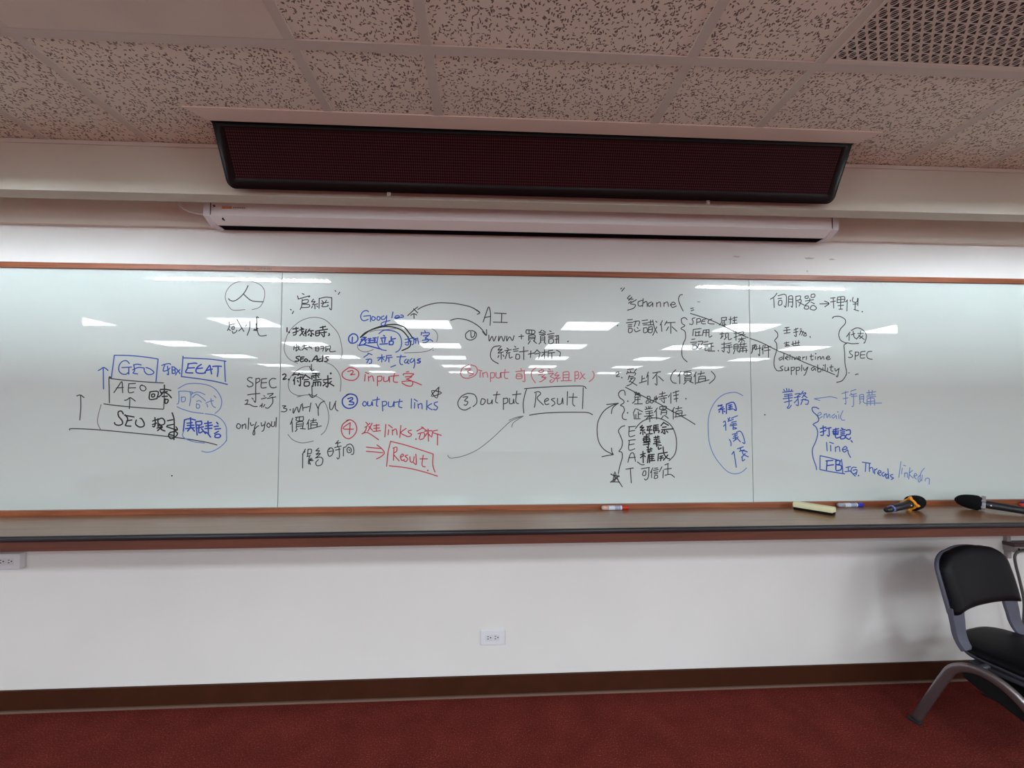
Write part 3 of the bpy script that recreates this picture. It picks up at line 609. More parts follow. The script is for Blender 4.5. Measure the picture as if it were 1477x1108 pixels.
'-227,1250 -219,1238 -201,1235 -142,1247 -70,1279 1,1333 61,1389 109,1431 173,1457;97,1434 133,1449 174,1457;112,1398 121,1422 174,1457'),
('written_word','black','quoted heading ending in channel',
'708,2151 716,2157;714,2139 730,2158;761,2117 745,2099 777,2096;770,2108 751,2087;795,2093 761,2071 789,2065 779,2046 745,2035;767,2085 751,2073;827,2090 805,2081 808,2059 830,2062;833,2100 829,2056;833,2075 852,2084 855,2056;880,2082 861,2072 867,2057 883,2072 886,2079 886,2056;908,2079 908,2056;908,2073 927,2082 930,2056;949,2079 949,2058;949,2073 968,2083 974,2058;984,2067 1012,2071 1003,2083 987,2071 996,2053 1019,2062;1054,2125 1039,2121 1031,2096 1041,2065 1056,2034;1098,2048 1114,2052;1101,2035 1117,2042'),
('drawn_line','black_faint','faint dash right of the channel heading',
'1137,2086 1152,2085'),
('written_word','black','first black line of three characters on the right',
'689,1950;744,1981 772,1984;738,1965 775,1968;747,1953 769,1956;747,1943 769,1946;750,1934 750,1912 768,1916 769,1934 750,1934;778,1972 810,1975 806,1950;791,1972 781,1944;781,1931 790,1916 815,1926;797,1941 803,1935;825,1978 857,1982;828,1963 857,1966;831,1954 853,1956;834,1938 834,1913 853,1917 852,1938 834,1938;860,1969 885,1973;873,1982 872,1957;856,1954 888,1957;863,1945 859,1914;863,1941 882,1945 879,1914 860,1914;862,1929 879,1931;885,1982 894,1939 909,1911;907,1945 884,1898;901,1976 909,1970;939,1980 926,1955;932,1961 935,1920;964,1977 951,1955;957,1967 1011,1971;986,1965 985,1909;973,1946 960,1924;992,1946 1020,1921'),
('drawn_bracket','black','black brace left of SPEC',
'1078,1987 1065,1997 1046,1990 1049,1965 1065,1953 1042,1937 1064,1922 1067,1884 1054,1853 1045,1816 1049,1779 1074,1753'),
('drawn_line','black','black line crossing out the SPEC list',
'1097,2021 1145,2007 1208,1986 1259,1964 1367,1912 1423,1889'),
('written_word','black','black list beginning with SPEC',
'1122,1997 1106,1991 1112,1975 1106,1960 1090,1963;1132,1991 1131,1960;1132,1991 1151,1993 1151,1976 1131,1972;1186,1992 1163,1985 1160,1966 1182,1965;1163,1978 1179,1979;1218,1992 1198,1982 1198,1967 1230,1964;1272,1999 1301,2002;1301,2002 1298,1990;1272,1999 1272,1974 1259,1958;1278,1983 1301,1987;1281,1974 1278,1958 1297,1962;1288,1980 1290,1949;1324,2006 1321,1962;1314,1990 1333,1993;1336,1997 1362,2003;1346,2006 1345,1968;1336,1984 1358,1987;1332,1967 1361,1970'),
('written_word','black',None,
'1112,1932 1156,1938;1112,1932 1108,1897;1124,1922 1124,1897;1127,1916 1150,1919;1143,1922 1142,1901;1121,1897 1156,1901;1169,1929 1162,1898;1169,1929 1201,1932;1169,1916 1197,1918;1185,1929 1182,1895;1201,1932 1200,1892 1216,1898;1261,1908 1287,1911;1274,1918 1270,1886;1264,1883 1280,1899;1293,1911 1293,1893;1293,1911 1309,1913 1307,1893;1299,1893 1286,1877;1309,1893 1311,1877 1328,1884;1341,1912 1367,1915;1353,1925 1352,1874;1341,1890 1360,1896;1370,1918 1396,1922 1392,1909 1370,1909;1366,1900 1382,1903;1389,1903 1405,1906;1366,1881 1408,1887;1385,1893 1385,1862;1382,1881 1366,1865;1388,1881 1401,1869'),
('written_word','black',None,
'1101,1877 1120,1880;1095,1860 1130,1863;1104,1850 1126,1853;1104,1841 1129,1843;1107,1835 1107,1823 1129,1826 1128,1838;1136,1866 1165,1867 1155,1848;1142,1854 1136,1835;1132,1838 1145,1826 1161,1835;1171,1863 1193,1867;1168,1848 1196,1851;1174,1840 1193,1842;1177,1832 1177,1817 1192,1820;1199,1854 1222,1858;1212,1854 1210,1817;1212,1839 1225,1841;1199,1829 1199,1817;1192,1814 1231,1814;1251,1816;1269,1852 1298,1855;1284,1864 1283,1811 1272,1818;1269,1830 1295,1836;1301,1855 1324,1860;1298,1843 1327,1849;1295,1833 1330,1837;1313,1846 1313,1805 1301,1811;1340,1849 1339,1824;1340,1849 1362,1853 1362,1824;1340,1840 1362,1842;1339,1831 1362,1832;1346,1824 1336,1799;1355,1824 1365,1809;1369,1850 1410,1856;1378,1862 1378,1843;1398,1862 1397,1847;1368,1837 1413,1842;1375,1831 1371,1806;1374,1828 1407,1831 1408,1806;1391,1840 1390,1809;1368,1815 1416,1819'),
('written_word','black','second black point with bracketed characters',
'676,1690 691,1696 694,1687 679,1672 697,1672;710,1665;741,1700 747,1691;757,1703 760,1694;791,1712 779,1697;741,1710 776,1714;738,1684 741,1691 785,1691 781,1678;747,1669 775,1672;753,1678 744,1654;769,1663 750,1641;756,1660 784,1663 762,1632 737,1620;756,1645 793,1623;822,1676 820,1642;822,1657 837,1663;806,1636 847,1648;857,1697 847,1666;856,1679 854,1626;881,1691 925,1698;907,1691 881,1660;903,1679 904,1627 893,1633;913,1673 940,1648;1010,1710 988,1685 981,1658 994,1639 1012,1635;1039,1701 1022,1673;1032,1683 1031,1633;1054,1698 1095,1705;1057,1692 1092,1695 1092,1683 1057,1680 1057,1692;1073,1701 1073,1680;1060,1670 1060,1646;1060,1670 1095,1674 1093,1646;1061,1661 1094,1663;1061,1652 1093,1654;1069,1646 1053,1630;1085,1646 1107,1637;1124,1698 1111,1671;1119,1680 1118,1630;1133,1686 1171,1693;1152,1702 1149,1680;1139,1671 1136,1643;1139,1671 1174,1674 1174,1646;1139,1658 1174,1662;1123,1637 1196,1655;1209,1702 1228,1680 1225,1659 1196,1634'),
('drawn_line','black','black line striking through the two bullet lines',
'729,1613 795,1580 861,1548 916,1523 971,1491 1054,1447 1113,1411'),
('drawn_bracket','black','small black brace left of the bullet lines',
'728,1569 723,1594 704,1594 691,1577 698,1556 717,1542 720,1528 701,1515 717,1507 722,1485 711,1463 714,1442 733,1437'),
('written_word','black','first bullet line of black characters',
'742,1537;1064,1551;781,1575 814,1567;778,1583 809,1580;790,1588 784,1567;801,1583 806,1567;784,1577 811,1571;781,1564 781,1539 767,1526;784,1558 814,1561;798,1561 797,1526;786,1545 811,1548;778,1522 822,1523;850,1564 850,1548 864,1550 864,1562 850,1564;844,1539 843,1526 858,1529 858,1539 844,1539;867,1542 867,1529 880,1530 880,1541 867,1542;892,1561 889,1548 906,1556;899,1567 897,1531;883,1542 908,1550;917,1575 950,1583;934,1589 931,1561;911,1559 961,1570;917,1548 956,1556;942,1559 944,1529 936,1534;928,1542 932,1537;973,1572 967,1559;981,1583 980,1526;992,1583 1026,1594;1009,1594 1011,1534;995,1567 1023,1573;997,1548 1020,1553'),
('written_word','black','second bullet line of black characters',
'740,1474;783,1496 772,1474;789,1496 822,1480;799,1480 799,1447;799,1466 816,1469;785,1466 785,1447;774,1442 810,1442;772,1474 777,1447;841,1507 847,1496;855,1510 855,1496;866,1510 860,1496;836,1493 877,1499;838,1480 877,1485;841,1469 880,1474;832,1455 882,1461;860,1480 862,1425;857,1455 843,1442;865,1455 876,1447;905,1501 888,1477;898,1485 900,1439;919,1507 952,1510 952,1496 919,1493 919,1507;936,1512 935,1493;927,1485 924,1463;927,1485 955,1488 953,1463;927,1474 953,1477;938,1458 923,1439;943,1461 965,1444;999,1504 985,1480;993,1491 992,1439;1005,1496 1041,1501;1022,1510 1019,1491;1008,1482 1007,1455;1008,1482 1041,1485 1038,1458;1007,1470 1038,1473;999,1450 1063,1462'),
('drawn_bracket','black','tall black brace left of the letters E E A T',
'724,1404 705,1398 689,1377 699,1350 710,1318 704,1285 690,1266 706,1261 708,1231 695,1189 686,1146'),
('written_word','black','column of black letters E E A T',
'749,1398 747,1347 779,1352;743,1398 782,1401;749,1374 779,1379;748,1325 745,1274 778,1280;743,1325 781,1329;747,1301 775,1306;739,1207 747,1237 758,1257 772,1253 780,1212;744,1231 780,1234;727,1170 769,1177;752,1175 756,1097'),
('written_word','black_bold','dark characters in the circle right of E E A',
'821,1406 807,1393 829,1396 809,1379 834,1382;823,1379 823,1355;812,1369 808,1360;831,1371 836,1363;845,1398 873,1404;854,1398 848,1382;865,1398 859,1382;845,1379 873,1382;859,1379 859,1360;842,1358 875,1361;884,1406 881,1376;884,1406 909,1409;884,1395 909,1398;884,1387 909,1388;895,1406 895,1376;881,1376 912,1379 909,1366;887,1371 885,1363;940,1423 923,1404;940,1420 965,1406;931,1395 953,1398;926,1382 992,1387;942,1382 945,1360 934,1366;934,1376 925,1366;953,1376 961,1368;828,1344 859,1349;842,1355 842,1312;825,1336 828,1320 858,1322 856,1339 828,1336;828,1328 857,1331;825,1312 864,1317;853,1312 852,1285 844,1290;825,1301 861,1306;883,1339 914,1344;892,1347 894,1336;906,1349 903,1338;883,1328 914,1333;886,1317 916,1322;897,1328 899,1290;880,1306 919,1314;894,1301 924,1298;908,1290 908,1276 924,1284;808,1247 835,1255;822,1266 823,1204;822,1244 808,1231;827,1244 835,1236;844,1274 874,1279;852,1282 853,1271;866,1285 864,1274;847,1266 871,1268;849,1260 860,1260;852,1247 846,1204;852,1247 885,1249;857,1249 857,1204;857,1236 882,1239;857,1225 882,1228;857,1214 887,1217;871,1249 871,1214;907,1252 904,1214;907,1252 957,1260;933,1290 938,1252 954,1230 968,1225;960,1246 934,1217;915,1238 932,1241;912,1228 935,1230;924,1241 918,1214'),
('drawn_circle','black','black circle around the dark characters',
'782,1388 799,1409 826,1431 865,1444 904,1446 943,1433 976,1409 998,1371 1008,1327 1007,1284 996,1246 965,1214;791,1209 813,1194 829,1194'),
('written_word','black','three black characters right of the letter T',
'812,1172 857,1179;826,1161 818,1139 834,1137 837,1158 826,1161;854,1177 850,1128 837,1112 828,1118;876,1177 862,1150;869,1160 868,1123;884,1174 903,1176;878,1163 906,1167;881,1152 903,1155;881,1144 903,1147;886,1136 883,1120 900,1123 900,1136 886,1136;926,1182 911,1155;933,1165 930,1122;962,1200 942,1192;939,1168 978,1173;959,1198 958,1144;942,1136 972,1141 994,1125'),
('drawn_arrow','black','black double-ended curved arrow',
'690,1526 646,1509 607,1480 579,1431 572,1377 581,1318 611,1275 660,1249;625,1519 657,1522 690,1526;651,1469 656,1496 673,1515 690,1526;597,1238 627,1244 660,1249;650,1285 652,1264 660,1249'),
('drawn_star','black','black scribbled star left of the letter T',
'645,1146 675,1124 707,1076;642,1101 691,1135;667,1157 691,1097;645,1143 691,1130;642,1103 691,1103;664,1151 658,1103 686,1140;667,1140 667,1108'),
('drawn_circle','blue_faint','tall pale blue oval beside the right seam',
'1385,1568 1354,1584 1326,1586 1280,1576 1235,1543 1203,1493 1188,1438 1186,1378 1191,1313 1213,1248 1251,1193 1289,1155 1328,1141 1368,1149 1398,1173'),
('written_word','blue_bold','blue characters stacked inside the tall oval',
'1243,1510 1268,1518;1245,1514 1265,1511;1254,1496 1274,1507;1245,1490 1279,1496;1268,1496 1270,1469;1253,1482 1248,1477;1276,1485 1281,1479;1291,1521 1290,1469;1291,1521 1330,1532 1344,1504 1345,1487 1333,1493;1302,1515 1322,1518;1302,1504 1324,1507;1313,1518 1310,1490;1299,1493 1327,1496'),
('written_word','blue',None,
'1272,1422 1283,1427 1285,1378;1283,1411 1272,1400;1298,1444 1303,1433;1297,1427 1329,1438;1309,1449 1300,1427;1317,1444 1352,1458;1317,1422 1345,1427;1311,1411 1345,1416;1308,1403 1348,1408;1328,1416 1325,1384;1325,1384 1347,1389 1328,1395;1304,1329 1312,1313 1312,1293;1321,1356 1350,1362;1327,1345 1350,1353;1324,1334 1355,1342;1336,1362 1338,1329;1349,1334 1326,1318;1344,1367 1367,1373 1383,1345 1391,1307 1377,1312;1344,1340 1366,1315;1316,1247 1328,1263;1328,1263 1334,1220 1340,1176;1348,1277 1382,1288;1371,1285 1365,1271 1399,1263;1359,1263 1387,1271;1376,1263 1381,1247 1409,1233;1393,1252 1370,1230;1375,1230 1375,1211 1389,1219;1393,1263 1404,1260'),
('drawn_dot','black','tiny dark dot on the right board',
'1507,1463'),
('written_word','black','black heading with an arrow on the right board',
'1593,2141 1576,2120 1554,2107;1573,2112 1575,2059;1598,2126 1644,2132 1642,2065 1632,2071;1597,2110 1619,2113;1603,2099 1599,2075 1618,2078 1619,2100 1603,2099;1660,2124 1656,2066;1660,2124 1682,2124 1680,2066 1672,2069;1660,2108 1681,2108;1659,2092 1681,2092;1701,2124 1702,2061;1701,2124 1728,2127 1725,2109;1706,2101 1733,2104 1718,2069;1711,2095 1749,2075;1755,2125 1755,2115 1771,2115 1772,2128 1755,2125;1791,2136 1791,2120 1810,2123 1810,2139 1791,2136;1755,2099 1804,2107;1782,2115 1779,2096 1754,2075;1787,2094 1809,2084;1754,2072 1748,2056 1770,2054 1773,2070 1754,2072;1789,2070 1783,2054 1808,2049 1819,2062 1803,2075 1789,2070;1839,2084 1891,2086;1867,2100 1894,2087 1868,2068;1903,2117 1930,2120;1902,2095 1932,2101;1919,2117 1920,2061;1944,2123 1940,2091;1944,2123 1985,2126 1982,2096;1944,2109 1982,2112;1943,2093 1982,2096;1963,2123 1960,2056;1945,2075 1979,2078;1950,2055 1972,2056;2001,2110 1997,2046;1990,2097 1999,2105;2018,2108 2020,2100;2035,2124 2032,2100 2056,2097 2062,2119;2065,2119 2061,2076;2034,2084 2061,2087;2048,2097 2044,2055;2038,2055 2066,2047;2087,2043'),
('drawn_bracket','black','black brace left of the delivery list',
'1574,1933 1590,1917 1590,1896 1573,1875 1583,1860 1585,1828 1577,1802 1568,1771 1567,1734 1582,1708 1604,1708'),
('written_word','black','short black characters above the delivery words',
'1634,1947 1658,1950;1625,1931 1664,1937;1645,1947 1644,1918;1628,1915 1663,1921;1685,1934 1710,1945;1696,1945 1698,1900 1687,1905;1682,1921 1709,1926;1721,1940 1729,1942;1729,1935 1717,1908;1720,1929 1755,1919;1739,1929 1730,1906;1744,1914 1741,1903 1755,1903 1755,1914 1744,1914;1777,1901 1779,1893;1626,1860 1656,1866;1632,1852 1653,1852;1640,1868 1640,1844;1631,1844 1659,1847;1678,1871 1678,1850;1670,1855 1716,1866;1694,1874 1694,1855;1711,1877 1708,1855;1678,1847 1716,1850'),
('written_word','black','black words about deliver time',
'1617,1784 1597,1776 1600,1766 1619,1776;1625,1802 1621,1766;1630,1776 1649,1782 1641,1789 1633,1776 1648,1767;1660,1797 1657,1769;1671,1787 1670,1769;1681,1784 1686,1769 1698,1785;1700,1774 1719,1779 1711,1787 1703,1774 1719,1769;1733,1785 1732,1769;1733,1780 1746,1785;1755,1788 1752,1768;1774,1788 1795,1790;1782,1801 1781,1769 1792,1772;1806,1788 1805,1772;1808,1803;1820,1785 1819,1770;1820,1780 1833,1788 1836,1772 1850,1788 1855,1772;1866,1778 1888,1783 1880,1791 1869,1780 1876,1770 1893,1775'),
('written_word','black','black words supply ability',
'1618,1734 1602,1726 1607,1719 1617,1711 1604,1706;1629,1727 1628,1708 1644,1711 1648,1729 1650,1708;1664,1727 1664,1685;1664,1724 1683,1727 1679,1711 1664,1708;1693,1727 1693,1685;1693,1724 1712,1727 1709,1711 1694,1709;1726,1740 1723,1706;1734,1725 1742,1709 1761,1730 1744,1688 1736,1683;1799,1730 1780,1720 1788,1709 1802,1722 1804,1709;1818,1741 1817,1704 1834,1704 1834,1720 1818,1717;1848,1725 1846,1707;1852,1738;1862,1744 1859,1707;1875,1725 1874,1707;1886,1728 1908,1731;1897,1741 1894,1710 1905,1707;1916,1723 1921,1707 1938,1720;1941,1723 1931,1676 1923,1681'),
('drawn_line','black','black line striking through the delivery words',
'1431,1886 1495,1864 1580,1823 1649,1795 1745,1753 1826,1722 1915,1686'),
('drawn_bracket','black','large black brace pointing to SPEC on the right',
'1910,2003 1922,2013 1955,2014 1984,1998 1984,1974 1955,1942 1945,1910 1956,1879 1991,1863;1991,1863 1974,1852 1976,1815 1977,1747 1984,1702 1977,1678 1955,1652 1925,1644'),
('written_word','black','circled black characters right of the large brace',
'2018,1935 2052,1951 2084,1941 2106,1912 2099,1875 2090,1864;1991,1866 2021,1861 2060,1863;2011,1927 1990,1900;2007,1916 2004,1879;2017,1911 2040,1919;2029,1932 2034,1900 2050,1887;2056,1919 2092,1922;2073,1933 2070,1911 2050,1890;2061,1909 2094,1885;2086,1906 2066,1890'),
('written_word','black','black word SPEC on the right board',
'2020,1821 2006,1818 2009,1805 2022,1795 2014,1784 1997,1784;2039,1816 2036,1771;2039,1813 2058,1813 2055,1797 2038,1792;2072,1816 2068,1782 2093,1782;2072,1816 2097,1819;2070,1798 2094,1800;2136,1819 2114,1816 2105,1798 2112,1779 2137,1774;1996,1697 2000,1697;2035,1687 2044,1690 2052,1690'),
('written_word','black','two black characters beside the right seam',
'1446,1848 1443,1809;1446,1846 1467,1851 1456,1833 1464,1822;1457,1846 1437,1801;1470,1843 1464,1822;1467,1827 1494,1833;1486,1848 1485,1791 1477,1799;1508,1849 1499,1822;1505,1833 1504,1799;1513,1833 1551,1841;1518,1849 1514,1834;1535,1846 1536,1812 1535,1781;1512,1817 1547,1823'),
('written_word','blue','two blue characters at the left of the blue line',
'1618,1603 1625,1594;1635,1609 1637,1594;1649,1607 1648,1594;1665,1603 1657,1590;1611,1587 1672,1594;1621,1574 1665,1579;1621,1564 1668,1570;1614,1551 1668,1558;1645,1577 1647,1519 1636,1503 1646,1499 1660,1516;1620,1532 1664,1542;1682,1577 1712,1581 1695,1564;1678,1558 1712,1564;1698,1564 1700,1516 1687,1519;1698,1551 1677,1529;1729,1594 1715,1574;1726,1581 1746,1584 1722,1558;1729,1574 1752,1558;1728,1551 1714,1519;1718,1545 1745,1550;1738,1545 1758,1542 1754,1522 1741,1522'),
('drawn_arrow','blue_faint','pale blue arrow pointing left',
'1792,1552 1840,1558 1888,1563 1925,1555;1792,1552 1826,1542'),
('written_word','blue_faint','pale blue characters right of the blue arrow',
'1953,1581 1991,1591;1974,1594 1975,1526 1968,1526;1959,1552 1990,1558;2004,1594 2036,1604;2004,1585 2011,1577;1997,1572 2038,1581;2007,1565 2041,1568;2021,1578 2019,1516 2009,1509;2055,1572 2057,1536;2055,1572 2079,1575 2078,1539;2058,1562 2079,1564;2058,1551 2078,1552;2061,1536 2054,1523;2074,1536 2088,1526;2097,1585 2152,1592;2111,1601 2112,1575;2131,1601 2129,1578;2100,1572 2148,1575;2096,1562 2151,1565;2099,1552 2098,1513;2099,1552 2140,1555 2142,1516;2120,1562 2118,1516;2098,1536 2140,1539;2091,1526 2184,1529'),
('drawn_bracket','blue','blue brace left of email',
'1818,1496 1798,1505 1779,1501 1784,1480 1810,1454 1813,1428 1782,1410 1798,1396 1808,1363 1796,1318 1775,1273 1777,1227 1792,1182 1795,1160'),
('written_word','blue_faint','pale blue word email',
'1813,1457 1831,1467 1824,1477 1810,1464 1817,1444 1837,1454;1848,1467 1845,1444;1847,1460 1861,1470 1864,1446 1878,1467 1881,1446;1909,1467 1891,1454 1901,1444 1915,1460 1918,1441;1932,1464 1932,1441;1927,1479;1957,1486 1942,1454 1949,1434 1966,1434'),
('written_word','blue_bold','blue characters under email',
'1822,1386 1856,1395;1839,1402 1840,1353 1824,1350;1821,1366 1855,1376;1855,1386 1886,1392;1873,1389 1873,1347 1861,1350;1896,1379 1930,1386;1892,1369 1930,1373;1913,1389 1910,1337 1936,1340;1895,1360 1929,1363;1899,1353 1926,1355;1899,1373 1899,1353;1944,1389 1954,1385;1937,1376 1967,1381;1940,1366 1964,1369;1939,1356 1963,1359;1942,1347 1939,1330 1962,1333 1963,1348 1942,1347;1971,1376 1994,1379 1994,1356 1973,1353;1973,1353 1969,1337 1989,1327 1997,1337;1999,1320 2006,1311'),
('written_word','blue','short blue lower-case word above the blue box',
'1857,1311 1859,1263;1880,1295 1880,1262;1874,1311 1897,1304;1907,1285 1907,1259;1907,1279 1927,1288 1933,1259;1947,1269 1974,1275 1965,1288 1947,1272 1957,1256 1978,1268 1980,1252 1993,1226'),
('drawn_box','blue','small blue box at the bottom of the brace',
'1818,1237 1815,1160;1818,1237 1865,1227 1938,1207;1940,1217 1944,1181 1946,1139;1819,1160 1876,1149 1957,1136'),
('written_word','blue_bold','two blue capitals in the small box',
'1857,1208 1852,1159;1850,1208 1891,1211;1853,1182 1894,1187;1908,1211 1906,1159;1905,1207 1928,1210 1928,1191 1909,1187;1909,1187 1938,1181 1934,1159 1908,1154'),
('written_word','blue','two blue capitals right of the small box',
'1964,1171 1992,1176;1978,1175 1979,1149;1957,1148 1991,1152;2025,1171 2002,1171 1994,1152 2007,1136 2028,1145;2005,1155 2028,1158 2021,1129;1991,1149 2017,1123;2036,1126'),
('written_word','blue','blue word with capital T at the bottom right',
'2060,1200 2108,1193;2081,1197 2076,1148;2101,1193 2100,1148;2100,1164 2117,1170 2123,1141;2131,1161 2130,1135;2131,1154 2145,1164;2147,1138 2168,1144 2158,1154 2147,1138 2164,1125;2185,1144 2171,1134 2181,1121 2195,1137 2194,1115;2209,1134 2194,1124 2201,1108 2212,1128;2208,1163 2211,1108;2236,1131 2222,1127 2225,1118 2239,1111 2225,1103'),
('written_word','blue_faint','pale slanting blue word at the far right',
'2286,1202 2270,1114;2292,1166 2287,1133;2299,1182 2313,1178;2305,1140 2304,1117;2305,1133 2319,1140 2321,1114;2337,1169 2328,1104;2353,1153 2332,1133 2355,1110;2359,1120 2377,1126 2367,1136 2359,1120 2372,1104;2397,1126 2383,1113 2386,1087 2400,1100;2423,1165 2401,1139 2393,1100;2408,1126 2404,1094;2424,1093 2428,1106 2448,1106 2446,1074'),
('drawn_dot','black','tiny dark dot low on the left board',
'-1626,1153'),
]

# ---------------------------------------------------------------- the room
WALL_Y, GLASS_Y, CEIL = 2.25, 2.24, 2.713
struct(link('floor', B((-9, 9, -11, 2.4, -0.1, 0)), M['carpet']))
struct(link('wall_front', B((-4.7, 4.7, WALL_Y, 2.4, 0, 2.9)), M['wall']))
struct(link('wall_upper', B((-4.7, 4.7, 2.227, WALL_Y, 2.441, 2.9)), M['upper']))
struct(link('wall_left', B((-4.7, -4.6, -0.46, WALL_Y, 0, 2.9), (-9, -4.7, -0.56, -0.46, 0, 2.9), (-9.1, -9, -11, -0.46, 0, 2.9)), M['wall']))
struct(link('wall_right', B((4.6, 4.7, -0.02, WALL_Y, 0, 2.9), (4.7, 9, -0.12, -0.02, 0, 2.9), (9, 9.1, -11, -0.02, 0, 2.9)), M['wall']))
struct(link('wall_rear', B((-9.1, 9.1, -11.1, -11, 0, 2.9)), M['wall']))
struct(link('wall_bulkhead', B((-4.6, 4.6, 1.965, 2.042, 2.481, 2.9)), M['beam']))
struct(link('trim_1', B((-4.6, 4.6, 1.958, 1.965, 2.696, 2.713)), M['grid']))      # moulding where the bulkhead meets the ceiling
struct(link('baseboard_front', B((-4.6, 4.6, 2.238, WALL_Y, 0.010, 0.104)), M['base'], bevel=0.003))
struct(link('trim_2', B((-4.6, 4.6, 2.230, WALL_Y, 0.0, 0.010)), M['baselip']))      # pale lip under the baseboard
TZ = CEIL + 0.005
BAT = ((-3.22, -1.52), (2.02, 3.66))      # openings of the two recessed tube lights
BY0, BY1 = 0.25, 0.580
struct(link('ceiling', B((-9, 9, -11, BY0, TZ, TZ + 0.012), (-9, 9, BY1, 2.3, TZ, TZ + 0.012), (-9, BAT[0][0], BY0, BY1, TZ, TZ + 0.012),
                         (BAT[0][1], BAT[1][0], BY0, BY1, TZ, TZ + 0.012), (BAT[1][1], 9, BY0, BY1, TZ, TZ + 0.012)), M['tile']))
# exposed ceiling grid
XL = [-2.465, -2.015, -1.563, -0.670, -0.219, 0.697, 1.159, 2.045, 2.48, 3.39, 3.84]
GW = 0.018
for x in XL:
    struct(link('ceiling_runner', B((x - GW, x + GW, 0.66, 1.965, CEIL, TZ)), M['grid']))
struct(link('ceiling_crossbar', B((-4.6, 4.6, 1.40 - GW, 1.40 + GW, CEIL - 0.0006, TZ)), M['grid']))

# unseen glowing panels added at both sides to brighten the ceiling
def window(n, x, s, y0, y1, z0, z1):
    w = 0.05
    f = struct(link('window_%d' % n, B((x - s * 0.04, x, y0 - w, y1 + w, z0 - w, z0), (x - s * 0.04, x, y0 - w, y1 + w, z1, z1 + w),
               (x - s * 0.04, x, y0 - w, y0, z0, z1), (x - s * 0.04, x, y1, y1 + w, z0, z1)), M['lamp_frame']))
    link('pane', B((x - s * 0.015, x - s * 0.005, y0, y1, z0, z1)), M['daylight'], f)
window(1, 9.0, 1, -2.3, -1.0, 0.86, 2.2)
window(2, 9.0, 1, -4.0, -2.6, 0.86, 2.2)
window(3, -9.0, -1, -2.5, -1.1, 0.86, 2.2)
window(4, -9.0, -1, -4.5, -2.8, 0.86, 2.2)

# smudges left on the paint above the board
for k, (x, z, w, h) in enumerate(((1.37, 2.347, 0.05, 0.010), (1.79, 2.345, 0.058, 0.011), (1.926, 2.342, 0.034, 0.010), (1.779, 2.272, 0.010, 0.012))):
    bm = bmesh.new()
    vs = []
    for j in range(16):
        a = 2 * pi * j / 16
        rr = 1 + random.uniform(-0.3, 0.3)
        vs.append(bm.verts.new((x + 0.5 * w * cos(a) * rr, WALL_Y - 0.0004, z + 0.5 * h * sin(a) * rr)))
    bm.faces.new(vs)
    struct(link('trim_%d' % (3 + k), bm, M['smudge']))

# smooth panel and air grille in the ceiling
tag(link('ceiling_panel', B((-1.563 + GW, -0.670 - GW, 0.70, 1.40 - GW, CEIL - 0.001, TZ)), M['plain'], bevel=0.002),
    'smooth plain ceiling panel without flecks at the upper left', 'ceiling panel')

gx0, gx1, gy0, gy1 = 1.159 + GW, 2.045 - GW, 0.70, 1.40 - GW
vent = thing('ceiling_vent', 'square ceiling air grille with rows of pierced circles', 'air vent', ((gx0 + gx1) / 2, (gy0 + gy1) / 2, CEIL))
hx, hy = (gx1 - gx0) / 2, (gy1 - gy0) / 2
link('vent_frame', B((-hx, hx, hy - 0.016, hy, -0.002, 0.004), (-hx, hx, -hy, -hy + 0.016, -0.002, 0.004),
                     (-hx, -hx + 0.012, -hy + 0.016, hy - 0.016, -0.002, 0.004), (hx - 0.012, hx, -hy + 0.016, hy - 0.016, -0.002, 0.004)), M['plain'], vent)
link('vent_plate', B((-hx + 0.012, hx - 0.012, -hy + 0.016, hy - 0.016, 0.0, 0.004)), M['plain'], vent)
bm = bmesh.new()
P = 0.0377
nx, ny = int((2 * hx - 0.03) / P), int((2 * hy - 0.034) / P)
def flat(poly):
    bm.faces.new([bm.verts.new((x, y, -0.0003)) for x, y in poly])
for j in range(ny):
    cy = hy - 0.0175 - P * (j + 0.5)
    for i in range(nx):
        cx = -hx + 0.014 + P * (i + 0.5)
        # triangles between neighbouring circles, above and below
        for s in (-1, 1):
            flat([(cx - P / 2 + 0.0105, cy + s * 0.0166), (cx - P / 2 - 0.0105, cy + s * 0.0166), (cx - P / 2, cy + s * 0.0030)])
        # three slanting slots inside each circle
        for off, hl, hw in ((0, 0.0105, 0.0034), (0.0090, 0.0088, 0.0026), (-0.0090, 0.0088, 0.0026)):
            d = (cos(radians(-38)), sin(radians(-38)))
            n = (-d[1], d[0])
            q = []
            for t in range(-3, 4):
                u = t / 3
                bend = -abs(off) / (off or 1) * 0.0030 * u * u if off else 0
                q.append((u * hl, hw * (1 - 0.5 * u * u) + bend))
            for t in range(3, -4, -1):
                u = t / 3
                bend = -abs(off) / (off or 1) * 0.0030 * u * u if off else 0
                q.append((u * hl, -hw * (1 - 0.5 * u * u) + bend))
            flat([(cx + d[0] * a + n[0] * (b + off), cy + d[1] * a + n[1] * (b + off)) for a, b in q])
vs_ = link('vent_opening', bm, M['hole'], vent)
vs_['kind'] = 'stuff'

